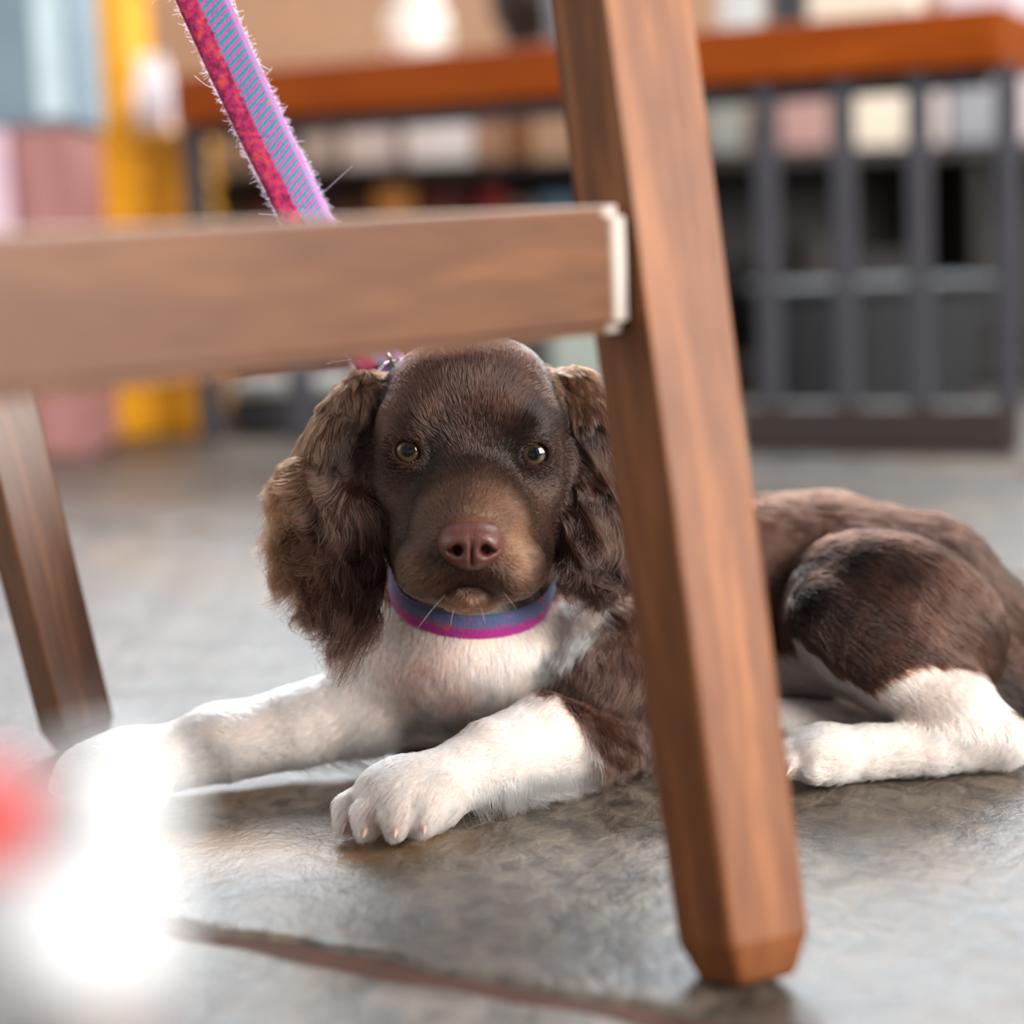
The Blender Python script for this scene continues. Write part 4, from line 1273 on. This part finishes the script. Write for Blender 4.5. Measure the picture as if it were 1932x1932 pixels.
# blue-grey tub standing on the floor behind the bars
a, b_ = PF(1640, 790), PF(1980, 790)
tub = empty('storage_tub', (0.52, 2.83, 0)); tag(tub, 'blue-grey plastic tub on the floor behind the steel bars', 'tub')
bm = bmesh.new()
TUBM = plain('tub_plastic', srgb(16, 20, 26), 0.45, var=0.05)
for w0, w1, z0, z1 in ((0.26, 0.31, 0.0, 0.19),):
    lo = [bm.verts.new((sx * w0 / 2, sy * w0 / 3, z0)) for sx, sy in ((-1, -1), (1, -1), (1, 1), (-1, 1))]
    hi = [bm.verts.new((sx * w1 / 2, sy * w1 / 3, z1)) for sx, sy in ((-1, -1), (1, -1), (1, 1), (-1, 1))]
    bm.faces.new(lo[::-1]); bm.faces.new(hi)
    for k in range(4): bm.faces.new((lo[k], lo[(k + 1) % 4], hi[(k + 1) % 4], hi[k]))
bmesh.ops.bevel(bm, geom=list(bm.edges), offset=0.012, segments=3, affect='EDGES')
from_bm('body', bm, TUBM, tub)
box('rim', (0, 0, 0.192), (0.33, 0.225, 0.016), TUBM, tub, 0.005)
# dark low bin seen under the chair rail
lowb = empty('black_tray', (-0.33, 3.05, 0)); tag(lowb, 'low black tray on the floor seen below the chair rail', 'tray')
BLK = plain('black_plastic', srgb(40, 38, 40), 0.5)
box('tray_base', (0, 0, 0.03), (0.17, 0.2, 0.06), BLK, lowb, 0.008)
box('tray_lid', (0, 0, 0.072), (0.18, 0.21, 0.022), plain('grey_lid', srgb(150, 146, 142), 0.5), lowb, 0.006)
lowg = empty('grey_bin', (0.13, 2.75, 0)); tag(lowg, "small grey-green bin on the floor just behind the puppy's ear", 'bin')
GRN = plain('grey_green_plastic', srgb(150, 158, 150), 0.5)
box('bin_body', (0, 0, 0.085), (0.14, 0.16, 0.17), GRN, lowg, 0.01)
box('bin_rim', (0, 0, 0.175), (0.155, 0.175, 0.014), GRN, lowg, 0.004)

# yellow crates stacked at the left
YEL = plain('yellow_plastic', srgb(240, 168, 24), 0.42, var=0.05)
def crate(px0, px1, z0, h, d, depth, label, ribs=3):
    a, b_ = P(px0, 300, d), P(px1, 300, d)
    w = b_[0] - a[0]
    r = empty('plastic_crate', ((a[0] + b_[0]) / 2, d + depth / 2, z0)); tag(r, label, 'crate', 'yellow crates')
    box('body', (0, 0, h / 2), (w, depth, h), YEL, r, 0.008)
    for k in range(ribs):
        box('rib', (0, 0, h * (k + 0.6) / ribs), (w + 0.012, depth + 0.012, h * 0.12), YEL, r, 0.004)
    return r
ztop = zpx(260, 250, 3.0)
hh = ztop / 3
crate(152, 368, 0.0, hh, 3.0, 0.26, 'yellow plastic crate on the floor, lowest of its stack')
crate(152, 368, hh, hh, 3.0, 0.26, 'yellow plastic crate, second from the floor in its stack')
crate(152, 368, 2 * hh, hh, 3.0, 0.26, 'yellow plastic crate, wide topmost one under the narrow yellow box')
crate(160, 268, 3 * hh, 0.30, 3.02, 0.2, 'tall narrow yellow plastic box standing on the wide crates', 2)
# white paper bag on the crates
pb = empty('paper_bag', tuple(np.array([P(283, 200, 2.99)[0], 3.06, 3 * hh]))); tag(pb, 'small white paper bag on the yellow crate beside the tall box', 'bag')
bm = bmesh.new()
prof = [(-0.026, -0.03, 0), (0.026, -0.03, 0), (0.026, 0.03, 0), (-0.026, 0.03, 0)]
lo = [bm.verts.new(p) for p in prof]
mi = [bm.verts.new((x * 1.08, y * 0.9, 0.075)) for x, y, z in prof]
hi = [bm.verts.new((x * 0.95, y * 0.25, 0.105)) for x, y, z in prof]
bm.faces.new(lo[::-1]); bm.faces.new(hi)
for q0, q1 in ((lo, mi), (mi, hi)):
    for k in range(4): bm.faces.new((q0[k], q0[(k + 1) % 4], q1[(k + 1) % 4], q1[k]))
from_bm('body', bm, plain('white_paper', srgb(232, 226, 236), 0.8), pb)
box('folded_top', (0, 0, 0.108), (0.05, 0.014, 0.014), plain('white_paper_top', srgb(225, 220, 230), 0.8), pb, 0.002)
# pinkish boxes and a grey-blue bin at the left edge
zp = zpx(80, 245, 2.74)
def pink(px0, px1, z1, d, col, label):
    a, b_ = P(px0, 300, d), P(px1, 300, d)
    r = empty('cardboard_box', ((a[0] + b_[0]) / 2, d + 0.11, 0)); tag(r, label, 'box')
    mt = plain('cardboard_box_mat', srgb(*col), 0.7, var=0.08, scale=10)
    box('body', (0, 0, z1 / 2), (b_[0] - a[0], 0.22, z1 - 0.0), mt, r, 0.006)
    box('tape', (0, -0.1105, z1 / 2), (0.03, 0.001, z1 * 0.96), plain('tape', srgb(*[min(255, c + 14) for c in col]), 0.4), r, 0.0)
    return r
pink(36, 146, zp, 2.74, (160, 108, 104), 'tall dusty pink cardboard box left of the yellow crates')
pink(-120, 28, zp, 2.73, (222, 190, 206), 'pale pink cardboard box at the left picture edge')
gb = empty('fabric_bin', (P(40, 100, 2.74)[0], 2.85, zp + 0.0005)); tag(gb, 'blue-grey fabric bin with a pale front strip on the pink boxes', 'bin')
GBM = plain('bluegrey_fabric', srgb(122, 140, 152), 0.8, var=0.1, scale=14)
box('body', (0, 0, 0.16), (0.17, 0.2, 0.32), GBM, gb, 0.012)
box('pale_strip', (0.052, -0.1015, 0.16), (0.042, 0.003, 0.29), plain('pale_fabric', srgb(196, 214, 222), 0.7), gb, 0.001)
# things on the bench
MUGW = plain('white_glaze', srgb(244, 238, 228), 0.25, var=0.02)
def bench_pt(px, back):
    t = bx_at(px)
    return (bench.location.x + t * math.cos(bang) - back * math.sin(bang), bench.location.y + t * math.sin(bang) + back * math.cos(bang), BZ1 + 0.0005)
jar = empty('white_jar', bench_pt(682, 0.2)); tag(jar, 'round white jar standing on the bench left of the chair leg', 'jar')
lathe('body', [(0.03, 0), (0.046, 0.01), (0.05, 0.045), (0.046, 0.075), (0.034, 0.088), (0.034, 0.096)], MUGW, jar)
lathe('lid', [(0.037, 0.0), (0.037, 0.014), (0.03, 0.018), (0.008, 0.02), (0.008, 0.03)], MUGW, jar, loc=(0, 0, 0.0965))
dk = empty('dark_pot', bench_pt(856, 0.26)); tag(dk, 'black pot on the bench between the white jar and the blue cup', 'pot')
lathe('body', [(0.03, 0), (0.034, 0.02), (0.03, 0.04), (0.046, 0.065), (0.054, 0.13), (0.056, 0.14)], plain('black_clay', srgb(44, 40, 38), 0.5), dk)
lathe('rim', [(0.058, 0), (0.058, 0.008), (0.052, 0.008)], plain('black_clay_rim', srgb(52, 48, 46), 0.5), dk, loc=(0, 0, 0.1405))
cu = empty('blue_cup', bench_pt(1018, 0.15)); tag(cu, 'grey-blue cup on the bench touching the chair leg', 'cup')
lathe('body', [(0.03, 0), (0.038, 0.008), (0.042, 0.09), (0.043, 0.1)], plain('blue_glaze', srgb(136, 164, 182), 0.3), cu)
tube_mesh('handle', [(0.04 + 0.022 * math.sin(a), 0, 0.05 + 0.03 * math.cos(a)) for a in np.linspace(0.15, 3.0, 12)], 0.005, plain('blue_glaze_handle', srgb(136, 164, 182), 0.3), cu)
for i, (px, w, h, col, lab, bk) in enumerate(((1334, 0.05, 0.16, (206, 214, 214), 'pale silver tin on the bench just right of the chair leg', 0.16),
                                 (1570, 0.14, 0.12, (236, 224, 206), 'wide cream box on the bench right of the chair leg', 0.2),
                                 (1408, 0.045, 0.13, (70, 72, 80), 'dark narrow tin on the bench between the pale tin and cream box', 0.2),
                                 (1800, 0.10, 0.14, (226, 214, 224), 'pale lilac box near the right end of the bench', 0.22))):
    r = empty('tin' if w < 0.1 else 'gift_box', bench_pt(px, bk), bang); tag(r, lab, 'tin' if w < 0.1 else 'box')
    mt = plain('bench_item', srgb(*col), 0.4, var=0.04)
    box('body', (0, 0, h * 0.4), (w, min(w, 0.12), h * 0.8), mt, r, 0.006)
    box('lid', (0, 0, h * 0.9 + 0.0005), (w + 0.006, min(w, 0.12) + 0.006, h * 0.2), mt, r, 0.004)
# counter along the back wall
ct = empty('counter', (0.1, 3.88, 0)); tag(ct, 'beige wooden counter along the back wall above the bench line', 'counter')
CTM = plain('counter_wood', srgb(178, 138, 108), 0.6, var=0.1, scale=5)
box('body', (0, 0, 0.43), (3.6, 0.3, 0.86), CTM, ct)
box('worktop', (0, -0.02, 0.875), (3.66, 0.34, 0.03), CTM, ct)

# =================================================================== BOTTLE close to the lens
bt = empty('drink_bottle', tuple(PF(118, 1718, 0.187) * np.array([1, 1, 0]))); tag(bt, 'tall drink bottle with white cap and red flip lid, blurred close to the camera', 'bottle')
bx_, by_ = bt.location.x, bt.location.y
BODYM = plain('bottle_body', srgb(96, 80, 76), 0.3, var=0.05)
CAPW = plain('bottle_cap_white', (0.62, 0.63, 0.64), 0.5, var=0.02)
lathe('body', [(0.028, 0), (0.031, 0.004), (0.031, 0.11), (0.026, 0.135), (0.013, 0.164), (0.0105, 0.1755)], BODYM, bt)
lathe('cap', [(0.0135, 0.176), (0.0150, 0.1775), (0.0150, 0.190), (0.0125, 0.1945), (0.007, 0.196)], CAPW, bt)
lathe('spout', [(0.0085, 0.0), (0.0098, 0.002), (0.0096, 0.010), (0.0075, 0.0135), (0.003, 0.0145)], CAPW, bt, loc=(0.0072, 0.0, 0.1955))
box('flip_lid', (-0.0115, 0.0, 0.2015), (0.015, 0.014, 0.0115), plain('red_plastic', srgb(228, 34, 18), 0.35, var=0.04), bt, 0.0025)
print('done', round(time.time() - T0, 1))
